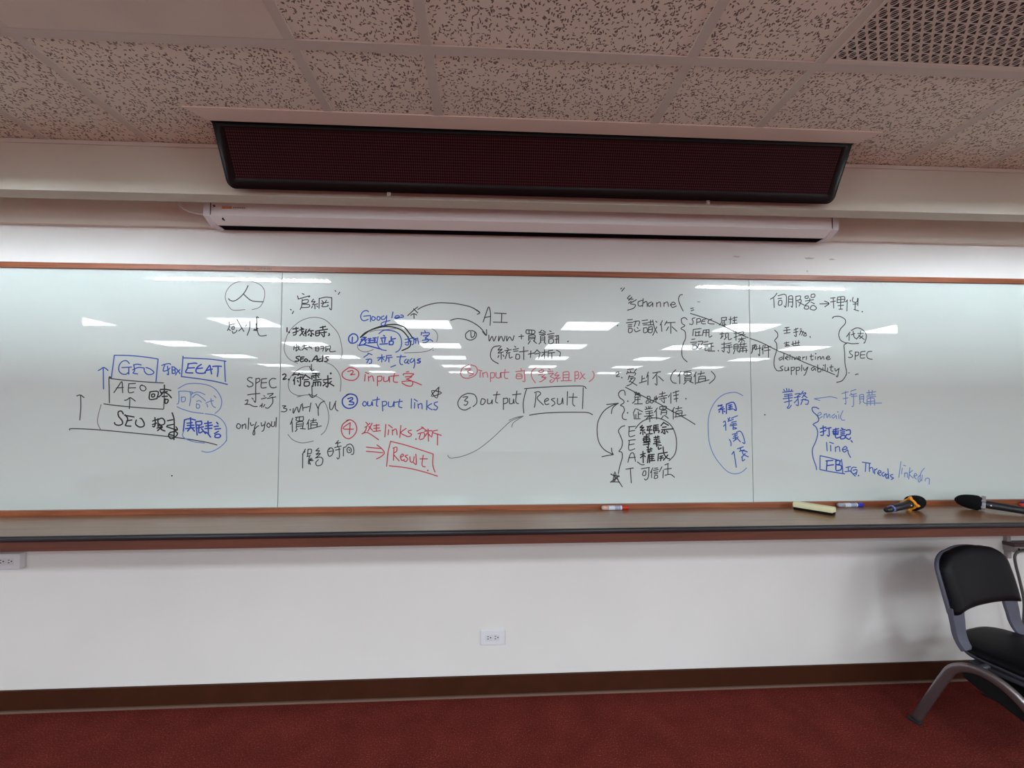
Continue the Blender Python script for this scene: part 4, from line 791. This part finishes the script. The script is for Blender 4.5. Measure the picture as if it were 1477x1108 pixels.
# ceiling lamps behind and beside the camera; the glass board mirrors them
def lamp(x0, x1, y0, y1, label, group):
    t = thing('ceiling_light', label, 'ceiling light', ((x0 + x1) / 2, (y0 + y1) / 2, CEIL), 0, group)
    a, b = (x1 - x0) / 2, (y1 - y0) / 2
    e = 0.02
    link('frame', B((-a - e, a + e, b, b + e, -0.006, 0.004), (-a - e, a + e, -b - e, -b, -0.006, 0.004), (-a - e, -a, -b, b, -0.006, 0.004), (a, a + e, -b, b, -0.006, 0.004)), M['lamp_frame'], t)
    bm = bmesh.new()
    vv = [bm.verts.new(p) for p in ((-a, -b, -0.003), (-a, b, -0.003), (a, b, -0.003), (a, -b, -0.003))]
    bm.faces.new(vv)
    link('diffuser', bm, M['lamp'], t)
def batten(x0, x1, label):
    # recessed tube; cross fins and bottom plate added to limit where light falls
    t = thing('tube_light', label, 'ceiling light', ((x0 + x1) / 2, 0.344, CEIL))
    a = (x1 - x0) / 2
    y0, y1 = BY0 - 0.344, BY1 - 0.344
    link('housing', B((-a, a, y0, y1, 0.075, 0.085), (-a, a, y0, y0 + 0.004, 0.0, 0.075), (-a, a, y0 + 0.004, 0.100, 0.0, 0.003), (-a, a, y1 - 0.004, y1, 0.0, 0.075),
                      (-a, -a + 0.004, y0, y1, 0.0, 0.075), (a - 0.004, a, y0, y1, 0.0, 0.075)), M['louver'], t)
    n = int(2 * a / 0.05)
    link('louver', B(*[(-a + 2 * a * k / n - 0.001, -a + 2 * a * k / n + 0.001, y1 - 0.115, y1 - 0.005, 0.001, 0.034) for k in range(1, n)]), M['louver'], t)
    bm = bmesh.new()
    tube(bm, [(-a + 0.01, 0, 0.045), (a - 0.01, 0, 0.045)], 0.017, 16)
    link('tube', bm, M['tube'], t, smooth=True)
batten(*BAT[0], 'fluorescent tube light mirrored as the bright strip at the upper left of the glass')
batten(*BAT[1], 'fluorescent tube light mirrored as the bright strip at the upper right of the glass')
for y in (-1.43, -3.32, -5.05, -6.85, -8.6):
    for x in (-5.65, -3.35, -0.93, 1.4, 3.72, 6.05):
        lamp(x - 0.36, x + 0.36, y - 0.29, y + 0.29, 'square ceiling light in the rows behind the camera, mirrored in the glass', 'ceiling lights behind the camera')

# ---------------------------------------------------------------- the glass board
tag(link('board_rail', B((-4.6, 4.6, WALL_Y - 0.024, WALL_Y, 2.2205, 2.241), (-4.6, 4.6, WALL_Y - 0.024, GLASS_Y - 0.0007, 2.214, 2.2205)), M['frame']),
    'thin brown wooden rail along the top edge of the glass board', 'frame')
tag(link('board_rail', B((-4.6, 4.6, WALL_Y - 0.032, WALL_Y, 0.9632, 0.9835), (-4.6, 4.6, WALL_Y - 0.032, GLASS_Y - 0.0007, 0.9835, 0.988)), M['frame']),
    'thin brown wooden rail along the bottom edge of the glass board', 'frame')
bm = bmesh.new()
rail = [o for o in bpy.data.objects if o.name == 'board_rail'][0]
PENCIL = [[(-1.285, 2.221), (-1.272, 2.226)], [(-1.268, 2.220), (-1.262, 2.227), (-1.256, 2.221)], [(-1.246, 2.222), (-1.238, 2.222)], [(-1.220, 2.221), (-1.206, 2.225)],
          [(-1.200, 2.219), (-1.196, 2.232), (-1.190, 2.220)], [(-1.186, 2.226), (-1.174, 2.226)], [(-1.180, 2.219), (-1.180, 2.233)], [(-1.168, 2.220), (-1.160, 2.231), (-1.152, 2.220)],
          [(-1.166, 2.224), (-1.150, 2.226)], [(-1.146, 2.219), (-1.146, 2.230)]]
SEAMS = [-4.6, -1.0975, 1.433, 4.6]
LAB = ['left glass board panel with the stacked GEO, AEO and SEO boxes', 'middle glass board panel crowded with black, blue and red notes',
       'right glass board panel with the SPEC brace and blue email list']
panels = []
for k in range(3):
    x0, x1 = SEAMS[k] + 0.0015, SEAMS[k + 1] - 0.0015
    o = link('glass_board', B((x0, x1, GLASS_Y, WALL_Y - 0.001, 0.984, 2.220)), M['glass'], bevel=0.0012, segs=1)
    panels.append(tag(o, LAB[k], 'whiteboard', 'glass board panels'))

def ribbon(bm, pts, w, y):
    """a marker stroke: a flat band of width w with round ends through (x, z) points"""
    if len(pts) == 1:
        x, z = pts[0]
        bm.faces.new([bm.verts.new((x + 0.8 * w * cos(2 * pi * j / 10), y, z + 0.8 * w * sin(2 * pi * j / 10))) for j in range(10)])
        return
    P = [Vector((p[0], 0, p[1])) for p in pts]
    P = smooth_path(P, 4) if len(P) > 2 else P
    Q = [P[0]]
    for p in P[1:]:
        if (p - Q[-1]).length > 0.0008:
            Q.append(p)
    if len(Q) < 2:
        return
    t0, t1 = (Q[1] - Q[0]).normalized(), (Q[-1] - Q[-2]).normalized()
    Q = [Q[0] - t0 * w * 0.35] + Q + [Q[-1] + t1 * w * 0.35]
    L_, R_ = [], []
    n = len(Q)
    for i in range(n):
        t = (Q[min(i + 1, n - 1)] - Q[max(i - 1, 0)]).normalized()
        nn = Vector((-t.z, 0, t.x))
        h = w * 0.5 * (0.55 if i in (0, n - 1) else 1.0)
        a, b = Q[i] + nn * h, Q[i] - nn * h
        L_.append(bm.verts.new((a.x, y, a.z)))
        R_.append(bm.verts.new((b.x, y, b.z)))
    for i in range(n - 1):
        bm.faces.new((L_[i], R_[i], R_[i + 1], L_[i + 1]))

INK_W = dict(black=0.0052, black_bold=0.0068, black_faint=0.0038, blue=0.0058, blue_bold=0.0070, blue_faint=0.0048, red=0.0056, red_faint=0.0054)
for k, q in enumerate(PENCIL):
    ribbon(bm, q, 0.0026, WALL_Y - 0.0244)
link('pencil_mark', bm, INKM['black'], rail)['label'] = 'dark scribble on the wooden rail'

def clusters(strokes):
    """strokes that stand close together are one piece of writing"""
    bx = [(min(p[0] for p in q), max(p[0] for p in q), min(p[1] for p in q), max(p[1] for p in q)) for q in strokes]
    par = list(range(len(strokes)))
    def find(a):
        while par[a] != a:
            a = par[a]
        return a
    for a in range(len(bx)):
        for c in range(a):
            A, C_ = bx[a], bx[c]
            gx = max(0.0, A[0] - C_[1], C_[0] - A[1])
            gz = max(0.0, A[2] - C_[3], C_[2] - A[3])
            if math.hypot(gx, gz) <= max(0.015, 0.42 * max(A[1] - A[0], A[3] - A[2], C_[1] - C_[0], C_[3] - C_[2])):
                par[find(a)] = find(c)
    out = {}
    for a in range(len(bx)):
        out.setdefault(find(a), []).append(strokes[a])
    return sorted(out.values(), key=lambda g: -len(g))

for idx, (nm, ck, lab, s) in enumerate(INK):
    strokes = [[tuple(int(v) / 1000 for v in q.split(',')) for q in poly.split()] for poly in s.split(';')]
    for gi, grp in enumerate(clusters(strokes)):
        bm = bmesh.new()
        sx = []
        for k, pts in enumerate(grp):
            sx += [p[0] for p in pts]
            ribbon(bm, pts, INK_W[ck], GLASS_Y - 0.0004 - 0.00002 * (k % 7))
        cx = sum(sx) / len(sx)
        lone = len(grp) == 1 and len(grp[0]) == 1
        o = link('drawn_dot' if lone else nm, bm, INKM[ck], panels[0 if cx < SEAMS[1] else 1 if cx < SEAMS[2] else 2])
        if lab and gi == 0:
            o['label'] = lab

# ---------------------------------------------------------------- shelf under the board
sh = thing('wall_shelf', 'long brown laminate shelf with a black rounded edge below the glass board', 'shelf', (0, WALL_Y, 0.896))
link('shelf_top', B((-4.6, 4.6, -0.385, 0.0, 0.045, 0.067)), M['ledge'], sh)
prof = [(-0.385, 0.045), (-0.385, 0.067), (-0.391, 0.0665), (-0.397, 0.063), (-0.400, 0.057), (-0.400, 0.050), (-0.397, 0.046), (-0.392, 0.045)]
link('edge_strip', prism_x(bmesh.new(), prof, -4.6, 4.6), M['black_edge'], sh, smooth=False)
link('apron', B((-4.6, 4.6, -0.378, -0.358, 0.0, 0.045)), M['apron'], sh, bevel=0.002)

# ---------------------------------------------------------------- message sign hanging from the ceiling
sg = thing('led_sign', 'long black message sign with an unlit dark red dot display below the ceiling', 'sign', (0.235, 1.86, CEIL))
def sx_(z):   # half widths: the face is a rounded plate
    return 1.4215
tilt = math.atan2(0.12, 0.226)
def on_face(a, b, d=0.0):
    """a along the sign, b down the face from the ceiling, d out of the face"""
    return Vector((a, -0.06 + b * sin(tilt) - d * cos(tilt), -b * cos(tilt) - d * sin(tilt)))
FH = 0.256
def plate(hw, top, bot, r, k=7):
    pts = [(-hw, top), (hw, top)]
    for j in range(k + 1):
        a = pi / 2 * j / k
        pts.append((hw - r + r * cos(a), bot - r + r * sin(a)))
    for j in range(k + 1):
        a = pi / 2 + pi / 2 * j / k
        pts.append((-hw + r + r * cos(a), bot - r + r * sin(a)))
    return pts
outer = plate(1.4215, -0.015, FH, 0.036)
bm = bmesh.new()
def wedge_back(a, b):
    p = on_face(a, b - 0.03 * max(0.0, b / FH))
    return Vector((p.x * 0.997, 0.085, p.z))
rings_mesh(bm, [[wedge_back(a, b) for a, b in outer], [on_face(a, b) for a, b in outer]])
link('housing', bm, M['sign_black'], sg)
inner = plate(1.376, 0.022, FH - 0.042, 0.004)
outer2 = plate(1.4215, 0.0, FH, 0.036)
mid = plate(1.402, 0.010, FH - 0.018, 0.022)
bm = bmesh.new()
R0 = [bm.verts.new(on_face(a, b, 0.0)) for a, b in outer2]
R1 = [bm.verts.new(on_face(a, b, 0.009)) for a, b in mid]
R2 = [bm.verts.new(on_face(a, b, 0.002)) for a, b in inner]
k = len(R0)
for A, C_ in ((R0, R1), (R1, R2)):
    for j in range(k):
        bm.faces.new((A[j], A[(j + 1) % k], C_[(j + 1) % k], C_[j]))
link('bezel', bm, M['sign_black'], sg, smooth=True)
bm = bmesh.new()
bm.faces.new([bm.verts.new(on_face(a, b, 0.0025)) for a, b in plate(1.376, 0.022, FH - 0.042, 0.004)])
link('display_face', bm, M['led'], sg)['label'] = 'dark red dot matrix display'
for x in (-0.705, 0.80):
    p = on_face(x, FH)
    bm = B((p.x - 0.008, p.x + 0.008, p.y - 0.002, p.y + 0.008, p.z - 0.010, p.z + 0.004))
    tube(bm, [(p.x - 0.006, p.y - 0.004, p.z - 0.012), (p.x + 0.006, p.y - 0.004, p.z - 0.012)], 0.004, 8)
    link('clip', bm, M['steel'], sg)
link('recess', B((-1.426, 1.432, -0.074, 0.098, -0.0008, 0.003)), M['slot'], sg)  # flat black sheet standing in for shade in the gap around the sign
bm = bmesh.new()   # pale mitred trim in front of the sign
vv = [(-1.248, 1.715, CEIL), (1.725, 1.722, CEIL), (1.668, 1.792, CEIL - 0.006), (-1.192, 1.784, CEIL - 0.006)]
lo = [bm.verts.new((x, y, z - 0.002)) for x, y, z in vv]
hi = [bm.verts.new((x, y, CEIL + 0.004)) for x, y, z in vv]
bm.faces.new(lo)
bm.faces.new(hi[::-1])
for j in range(4):
    bm.faces.new((lo[j], lo[(j + 1) % 4], hi[(j + 1) % 4], hi[j]))
struct(link('trim_7', bm, M['flange']))

# ---------------------------------------------------------------- projector screen
ps = thing('projector_screen', 'white roll-up projector screen case fixed above the glass board', 'projector screen', (0.215, 2.227, 2.427))
prof = [(0, 0.006), (-0.051, 0.006), (-0.051, 0.001), (-0.058, 0.001), (-0.096, 0.019), (-0.110, 0.026), (-0.110, 0.030), (-0.108, 0.034), (-0.108, 0.128), (-0.095, 0.138), (0, 0.138)]
link('case', prism_x(bmesh.new(), prof, -1.605, 1.605), M['screen'], ps)
link('slot', B((-1.60, 1.60, -0.0505, -0.001, 0.0, 0.006)), M['slot'], ps)
capp = [(0.0, -0.003), (-0.058, -0.004), (-0.111, 0.024), (-0.111, 0.140), (0.0, 0.140)]
for s in (-1, 1):
    bm = prism_x(bmesh.new(), capp, s * 1.606, s * 1.640)
    link('end_cap', bm, M['cap'], ps, bevel=0.002)
link('gap', B((-1.6065, -1.6045, -0.1115, -0.02, 0.028, 0.138), (1.6045, 1.6065, -0.1115, -0.02, 0.028, 0.138)), M['capgap'], ps)
bm = B((-1.556, -1.432, -0.1095, -0.1082, 0.058, 0.076))
link('sticker', bm, M['sticker'], ps)
o = link('sticker_print', B((-1.550, -1.503, -0.1098, -0.1094, 0.061, 0.073)), M['orange_ink'], ps)
o = link('sticker_print', B(*[(-1.496 + 0.0085 * i, -1.4905 + 0.0085 * i, -0.1098, -0.1094, 0.064, 0.0695) for i in range(7)]), M['grey_ink'], ps)
bm = bmesh.new()
tube(bm, [(-1.588, -0.108, 0.074), (-1.588, -0.1115, 0.074)], 0.005, 12)
link('screw', bm, M['capgap'], ps)
bm = bmesh.new()
box(bm, -1.556, -1.549, -0.099, -0.084, 0.012, 0.020)
link('hole', bm, M['hole'], ps)
bm = bmesh.new()
tube(bm, smooth_path([(-1.79, -0.10, 0.13), (-1.765, -0.10, 0.085), (-1.73, -0.10, 0.055), (-1.69, -0.10, 0.040), (-1.641, -0.09, 0.040)]), 0.0038, 8)
tube(bm, [(-1.675, -0.094, 0.040), (-1.64, -0.089, 0.041)], [0.004, 0.009], 10)
link('power_cord', bm, M['white_cord'], ps, smooth=True)

# ---------------------------------------------------------------- sockets and cable
def outlet(name, label, loc, w, h, depth):
    t = thing(name, label, 'outlet', loc)
    link('plate', B((-w / 2, w / 2, -depth, 0, -h / 2, h / 2)), M['outlet'], t, bevel=0.004)
    link('insert', B((-0.036, 0.036, -depth - 0.0012, -depth, -0.017, 0.017)), M['outlet_in'], t, bevel=0.001)
    for x in (-0.017, 0.021):
        bm = B((x - 0.011, x - 0.003, -depth - 0.0016, -depth - 0.001, 0.005, 0.0085), (x - 0.011, x - 0.003, -depth - 0.0016, -depth - 0.001, -0.0075, -0.0035))
        tube(bm, [(x + 0.006, -depth - 0.001, 0.001), (x + 0.006, -depth - 0.0017, 0.001)], 0.0035, 10)
        link('socket', bm, M['hole'], t)
outlet('wall_outlet', 'pale double wall outlet low on the white wall, in the middle', (0.012, WALL_Y, 0.298), 0.130, 0.080, 0.008)
outlet('wall_outlet', 'surface-mounted double outlet under the shelf at the left edge', (-2.385, WALL_Y, 0.742), 0.125, 0.076, 0.032)
# conduit and box with a cable under the right end of the shelf
cd = link('conduit', B((2.885, 2.908, WALL_Y - 0.02, WALL_Y, 0.66, 0.8955)), M['conduit'], bevel=0.002)
tag(cd, 'short grey vertical conduit under the right end of the shelf', 'conduit')
jb = thing('junction_box', 'dark maroon socket box below the shelf at the right edge', 'outlet', (2.965, WALL_Y, 0.705))
link('box_body', B((-0.085, 0.085, -0.055, 0, 0.0, 0.030)), M['conduit'], jb, bevel=0.003)
link('lid', B((-0.088, 0.088, -0.058, 0, 0.030, 0.050)), M['box_brown'], jb, bevel=0.003)
bm = bmesh.new()
tube(bm, [(-0.060, -0.054, 0.018), (-0.060, -0.0565, 0.018)], 0.006, 12)
link('button', bm, M['hole'], jb)
bm = bmesh.new()
tube(bm, smooth_path([(2.925, 2.188, 0.722), (2.890, 2.165, 0.724), (2.845, 2.155, 0.722), (2.820, 2.15, 0.700), (2.825, 2.15, 0.65), (2.842, 2.15, 0.575), (2.862, 2.15, 0.455), (2.88, 2.17, 0.30), (2.90, 2.17, 0.10), (2.93, 2.14, 0.008), (3.05, 2.05, 0.008)]), 0.0062, 10)
tag(link('power_cable', bm, M['rubber_grey'], smooth=True), 'grey cable hanging from the socket box beside the chair', 'cable')

# ---------------------------------------------------------------- things on the shelf
SZ = 0.963
def lathe(bm, prof, axis_from, axis_dir, k=24):
    """profile (distance along the axis, radius)"""
    o = Vector(axis_from)
    t = Vector(axis_dir).normalized()
    n = Vector((0, 0, 1)) - t * t.z
    n.normalize()
    b = t.cross(n)
    return rings_mesh(bm, [[o + t * s + (n * cos(2 * pi * j / k) + b * sin(2 * pi * j / k)) * r for j in range(k)] for s, r in prof])

def marker(label, loc, rz, tail, capm, flip=False):
    t = thing('marker_pen', label, 'marker', loc, rz)
    r = 0.0115
    bm = bmesh.new()
    lathe(bm, [(-0.072, r * 0.55), (-0.070, r * 0.8), (-0.062, r), (-0.036, r)], (0, 0, r), (1, 0, 0), 18)
    link('tail', bm, tail, t, smooth=True)
    bm = bmesh.new()
    lathe(bm, [(-0.036, r * 1.02), (0.034, r * 1.02)], (0, 0, r), (1, 0, 0), 18)
    link('barrel', bm, M['pen_label'], t)
    bm = bmesh.new()
    for j in range(6):
        x = -0.002 + 0.005 * j
        lathe(bm, [(x, r * 1.035), (x + 0.0024, r * 1.035)], (0, 0, r), (1, 0, 0), 18)
    link('print', bm, M['pen_print'], t)
    bm = bmesh.new()
    lathe(bm, [(0.034, r * 0.9), (0.040, r * 1.0), (0.044, r), (0.068, r * 0.95), (0.072, r * 0.7)], (0, 0, r), (1, 0, 0), 18)
    link('cap', bm, capm, t, smooth=True)
    return t
marker('red-capped marker pen lying alone on the shelf below the middle panel', (0.655, 2.199, SZ), 0.01, M['pink_pl'], M['red_pl'])
marker('blue-capped marker pen lying between the eraser and the orange-ringed microphone', (1.948, 2.199, SZ), 0.0, M['pale_pl'], M['blue_pl'])
marker('red-capped marker pen pointing into the right edge of the photo, on the shelf', (2.925, 2.12, SZ), radians(155), M['pink_pl'], M['red_pl'])
marker('blue-capped marker pen at the right edge of the photo, against the rail', (3.015, 2.196, SZ), radians(180), M['pale_pl'], M['blue_pl'])

er = thing('board_eraser', 'cream board eraser with a black felt underside on the shelf', 'eraser', (1.667, 2.105, SZ), radians(-57))
link('felt', B((-0.086, 0.086, -0.024, 0.024, 0, 0.013)), M['felt'], er, bevel=0.003)
pr = [(-0.026, 0.013), (-0.026, 0.032), (-0.018, 0.040), (0.018, 0.040), (0.026, 0.032), (0.026, 0.013)]
bm = prism_x(bmesh.new(), pr, -0.088, 0.088)
link('handle', bm, M['cream'], er, bevel=0.003)

def microphone(label, tail, head, ring_mat, ring_label, star):
    """tail and head are the ends of the axis on the shelf"""
    a, b = Vector(tail), Vector(head)
    t = thing('microphone', label, 'microphone', (a.x, a.y, SZ))
    off = Vector((a.x, a.y, SZ))
    L = (b - a).length
    d = (b - a).normalized()
    hl = 0.100
    s0 = L - hl
    o = a - off
    bm = bmesh.new()
    lathe(bm, [(0.012, 0.0155), (0.014, 0.0170), (s0 * 0.5, 0.0185), (s0 - 0.01, 0.0205), (s0 + 0.02, 0.0210)], o, d)
    link('handle', bm, M['mic_body'], t, smooth=True)
    bm = bmesh.new()
    lathe(bm, [(0.010, 0.0165), (0.011, 0.0183), (0.018, 0.0186), (0.019, 0.0165)], o, d)
    link('end_ring', bm, M['periwinkle'], t, smooth=True)
    bm = bmesh.new()
    lathe(bm, [(-0.028, 0.008), (-0.026, 0.0125), (0.002, 0.0145), (0.010, 0.0150)], o, d)
    link('antenna_cap', bm, M['mic_body'], t, smooth=True)
    bm = bmesh.new()
    R = 0.0385
    prof = [(s0, 0.021), (s0 + 0.002, 0.031), (s0 + 0.010, 0.0355)]
    for j in range(9):
        u = j / 8
        prof.append((s0 + 0.015 + u * (hl - 0.015), R * math.sqrt(max(0.02, 1 - (u ** 2.4)))))
    lathe(bm, prof, o, d, 28)
    link('windscreen', bm, M['foam'], t, smooth=True)
    # anti-roll ring with blunt points
    n = Vector((0, 0, 1)) - d * d.z
    n.normalize()
    bb = d.cross(n)
    rings = []
    K = 72
    for ds, sc_ in ((-0.008, 0.94), (-0.006, 1.0), (0.006, 1.0), (0.008, 0.94)):
        ring = []
        for j in range(K):
            th = 2 * pi * j / K
            w = max(0.0, cos(star * (th - pi / star * 0.15))) ** 2
            r = (0.0285 + 0.0125 * w) * sc_
            ring.append(o + d * (s0 - 0.004 + ds) + (n * cos(th) + bb * sin(th)) * r)
        rings.append(ring)
    bm = bmesh.new()
    inner = [[o + d * (s0 - 0.004 + ds) + (n * cos(2 * pi * j / K) + bb * sin(2 * pi * j / K)) * 0.0215 for j in range(K)] for ds in (0.008, -0.008)]
    allr = [[bm.verts.new(p) for p in r] for r in rings + inner]
    for A, C_ in zip(allr, allr[1:] + allr[:1]):
        for j in range(K):
            bm.faces.new((A[j], A[(j + 1) % K], C_[(j + 1) % K], C_[j]))
    g = link('anti_roll_ring', bm, ring_mat, t, smooth=True)
    g['label'] = ring_label
    bm = bmesh.new()
    c = o + d * (s0 - 0.030) + (-bb if bb.y > 0 else bb) * 0.0195
    bmesh.ops.create_uvsphere(bm, u_segments=10, v_segments=6, radius=0.0035, matrix=Matrix.Translation(c))
    link('switch', bm, M['sticker'], t, smooth=True)
microphone('black handheld microphone with an orange anti-roll ring on the shelf', (2.035, 2.062, SZ + 0.019), (2.288, 2.130, SZ + 0.046), M['orange'], 'orange rubber ring', 4)
microphone('black handheld microphone with a clear grey ring at the right end of the shelf', (2.690, 1.935, SZ + 0.019), (2.500, 2.160, SZ + 0.046), M['clear'], 'clear grey rubber ring', 6)

# ---------------------------------------------------------------- the chair
ROT = math.atan2(0.115, 0.45)
ch = thing('chair', 'black padded chair with slate grey uprights and silver arched legs at the right edge', 'chair', (2.255 + 0.06 * cos(ROT), 1.995 + 0.06 * sin(ROT), 0), ROT)
def cv(u, v, z):       # v runs towards the chair's front
    return Vector((u, -v, z))
HW = 0.29
leg_path = [(-0.020, 0.012), (0.040, 0.150), (0.096, 0.275), (0.124, 0.328), (0.165, 0.360), (0.212, 0.373), (0.262, 0.366), (0.310, 0.343), (0.360, 0.298), (0.410, 0.230), (0.455, 0.145), (0.505, 0.014)]
for s in (-1, 1):
    pts = smooth_path([cv(s * HW, v, z) for v, z in leg_path], 5)
    def sec(i, _n=len(pts)):
        a, b = 0.0190, 0.0115
        out = []
        for j in range(20):
            th = 2 * pi * j / 20
            c, s2 = cos(th), sin(th)
            out.append((a * math.copysign(abs(c) ** 0.7, c), b * math.copysign(abs(s2) ** 0.7, s2)))
        return out
    bm = bmesh.new()
    # the tube's broad side lies in the frame's own plane
    rings = []
    P_ = [Vector(p) for p in pts]
    for i, p in enumerate(P_):
        tt = (P_[min(i + 1, len(P_) - 1)] - P_[max(i - 1, 0)]).normalized()
        bx = Vector((1, 0, 0))
        nn = bx.cross(tt).normalized()
        rings.append([p + nn * q[0] + bx * q[1] for q in sec(i)])
    rings_mesh(bm, rings)
    lg = link('leg_frame', bm, M['silver'], ch, smooth=True)
    for v, lean in ((-0.022, 0.35), (0.508, -0.33)):
        link('foot_cap', B((s * HW - 0.0145, s * HW + 0.0145, -v - 0.025, -v + 0.025, 0.0, 0.014)), M['rubber'], lg, bevel=0.004)
bm = bmesh.new()
tube(bm, [cv(-HW, 0.20, 0.368), cv(HW, 0.20, 0.368)], 0.012)
link('cross_tube', bm, M['dgrey_pl'], ch, smooth=True)
bm = bmesh.new()
tube(bm, [cv(-HW, 0.34, 0.325), cv(HW, 0.34, 0.325)], 0.012)
link('cross_tube', bm, M['dgrey_pl'], ch, smooth=True)
for s in (-1, 1):
    link('bracket', B((s * 0.20 - 0.02, s * 0.20 + 0.02, -0.36, -0.15, 0.352, 0.370)), M['dgrey_pl'], ch, bevel=0.004)

def outline(n, fn):
    return [fn(2 * pi * j / n) for j in range(n)]
def seat_pt(th):
    c, s = cos(th), sin(th)
    x = math.copysign(abs(c) ** 0.62, c)
    y = math.copysign(abs(s) ** 0.62, s)
    v = 0.262 + 0.215 * y
    w = 0.214 + 0.016 * (v - 0.262) / 0.215
    return x * w, v
SO = outline(56, seat_pt)
def seat_ring(k, z, crown=0.0):
    out = []
    for x, v in SO:
        xx, vv = x * k, 0.262 + (v - 0.262) * k
        zz = z + crown * (1 - (xx / 0.23) ** 2) - 0.02 * max(0, (vv - 0.357) / 0.12) ** 2 + 0.012 * max(0, (0.137 - vv) / 0.09)
        out.append(cv(xx, vv, zz))
    return out
bm = rings_mesh(bmesh.new(), [seat_ring(0.97, 0.388), seat_ring(1.0, 0.394), seat_ring(1.0, 0.406), seat_ring(0.98, 0.417), seat_ring(0.90, 0.424), seat_ring(0.6, 0.425, 0.004), seat_ring(0.2, 0.426, 0.006)])
link('seat', bm, M['vinyl'], ch, smooth=True)
bm = rings_mesh(bmesh.new(), [seat_ring(0.80, 0.366), seat_ring(0.97, 0.373), seat_ring(0.985, 0.382), seat_ring(0.97, 0.390)])
link('seat_pan', bm, M['dgrey_pl'], ch, smooth=True)

# backrest: lower edge arched, upper corners rounded, sides coming forward
BV0, BZ0, BV1, BZ1 = 0.086, 0.550, 0.036, 0.820
def back_map(x, t, d):
    """x across, t 0..1 up the backrest, d out of its front face"""
    v = BV0 + (BV1 - BV0) * t + 0.28 * x * x - 0.012 * t * t
    z = BZ0 + (BZ1 - BZ0) * t
    nv, nz = cos(0.25), sin(0.25)
    return cv(x, v + d * nv, z + d * nz)
def back_outline(n=72):
    pts = []
    m = n // 4
    for j in range(m):                    # bottom, left to right, arched up in the middle
        u = -1 + 2 * j / (m - 1)
        pts.append((0.240 * u, 0.045 * (1 - abs(u) ** 3)))
    for j in range(1, 10):                # right side
        u = j / 10
        pts.append((0.240 + 0.003 * sin(pi * u), u * 0.66))
    for j in range(10):                   # rounded right shoulder
        a = pi / 2 * j / 9
        pts.append((0.112 + 0.128 * cos(a), 0.66 + 0.30 * sin(a)))
    for j in range(1, 8):
        u = j / 8
        x = 0.110 - 0.220 * u
        pts.append((x, 0.96 + 0.04 * (1 - (x / 0.110) ** 2)))
    for j in range(10):
        a = pi / 2 + pi / 2 * j / 9
        pts.append((-0.112 + 0.128 * cos(a), 0.66 + 0.30 * sin(a)))
    for j in range(1, 10):
        u = 1 - j / 10
        pts.append((-0.240 - 0.003 * sin(pi * u), u * 0.66))
    return pts
BO = back_outline()
def back_ring(k, d, kt=None):
    kt = kt or k
    return [back_map(x * k, 0.5 + (t - 0.5) * kt, d) for x, t in BO]
bm = rings_mesh(bmesh.new(), [back_ring(0.985, 0.002), back_ring(1.0, 0.010), back_ring(0.99, 0.024), back_ring(0.955, 0.034), back_ring(0.88, 0.040), back_ring(0.70, 0.043), back_ring(0.4, 0.044), back_ring(0.1, 0.044)])
link('backrest_pad', bm, M['vinyl'], ch, smooth=True)
bm = rings_mesh(bmesh.new(), [back_ring(0.6, -0.022), back_ring(0.97, -0.018), back_ring(1.015, -0.010), back_ring(1.02, -0.002), back_ring(0.99, 0.004), back_ring(0.7, 0.004)])
link('backrest_shell', bm, M['grey_pl'], ch, smooth=True)
up = [(0.100, 0.580), (0.103, 0.545), (0.108, 0.510), (0.113, 0.470), (0.124, 0.436), (0.142, 0.408)]
for s in (-1, 1):
    bm = bmesh.new()
    P_ = smooth_path([Vector((0, -v, z)) for v, z in up], 5)
    rings = []
    for i, p in enumerate(P_):
        tt = (P_[min(i + 1, len(P_) - 1)] - P_[max(i - 1, 0)]).normalized()
        nn = Vector((1, 0, 0)).cross(tt).normalized()
        u = i / (len(P_) - 1)
        x0, x1 = 0.246 - 0.004 * u, 0.150 + 0.032 * u
        h = 0.011
        rings.append([Vector((s * x0, p.y, p.z)) + nn * h, Vector((s * x1, p.y, p.z)) + nn * h * 0.6, Vector((s * x1, p.y, p.z)) - nn * h * 0.6, Vector((s * x0, p.y, p.z)) - nn * h])
    rings_mesh(bm, rings)
    link('upright', bm, M['grey_pl'], ch, bevel=0.003)
# dark book tray below the seat
bm = bmesh.new()
prof = [(0.130, 0.312), (0.130, 0.290), (0.18, 0.266), (0.26, 0.240), (0.40, 0.180), (0.43, 0.186), (0.435, 0.215), (0.36, 0.300), (0.25, 0.338), (0.165, 0.338)]
prism_x(bm, [(-v, z) for v, z in prof], -0.235, 0.235)
link('book_tray', bm, M['dark'], ch, bevel=0.006)
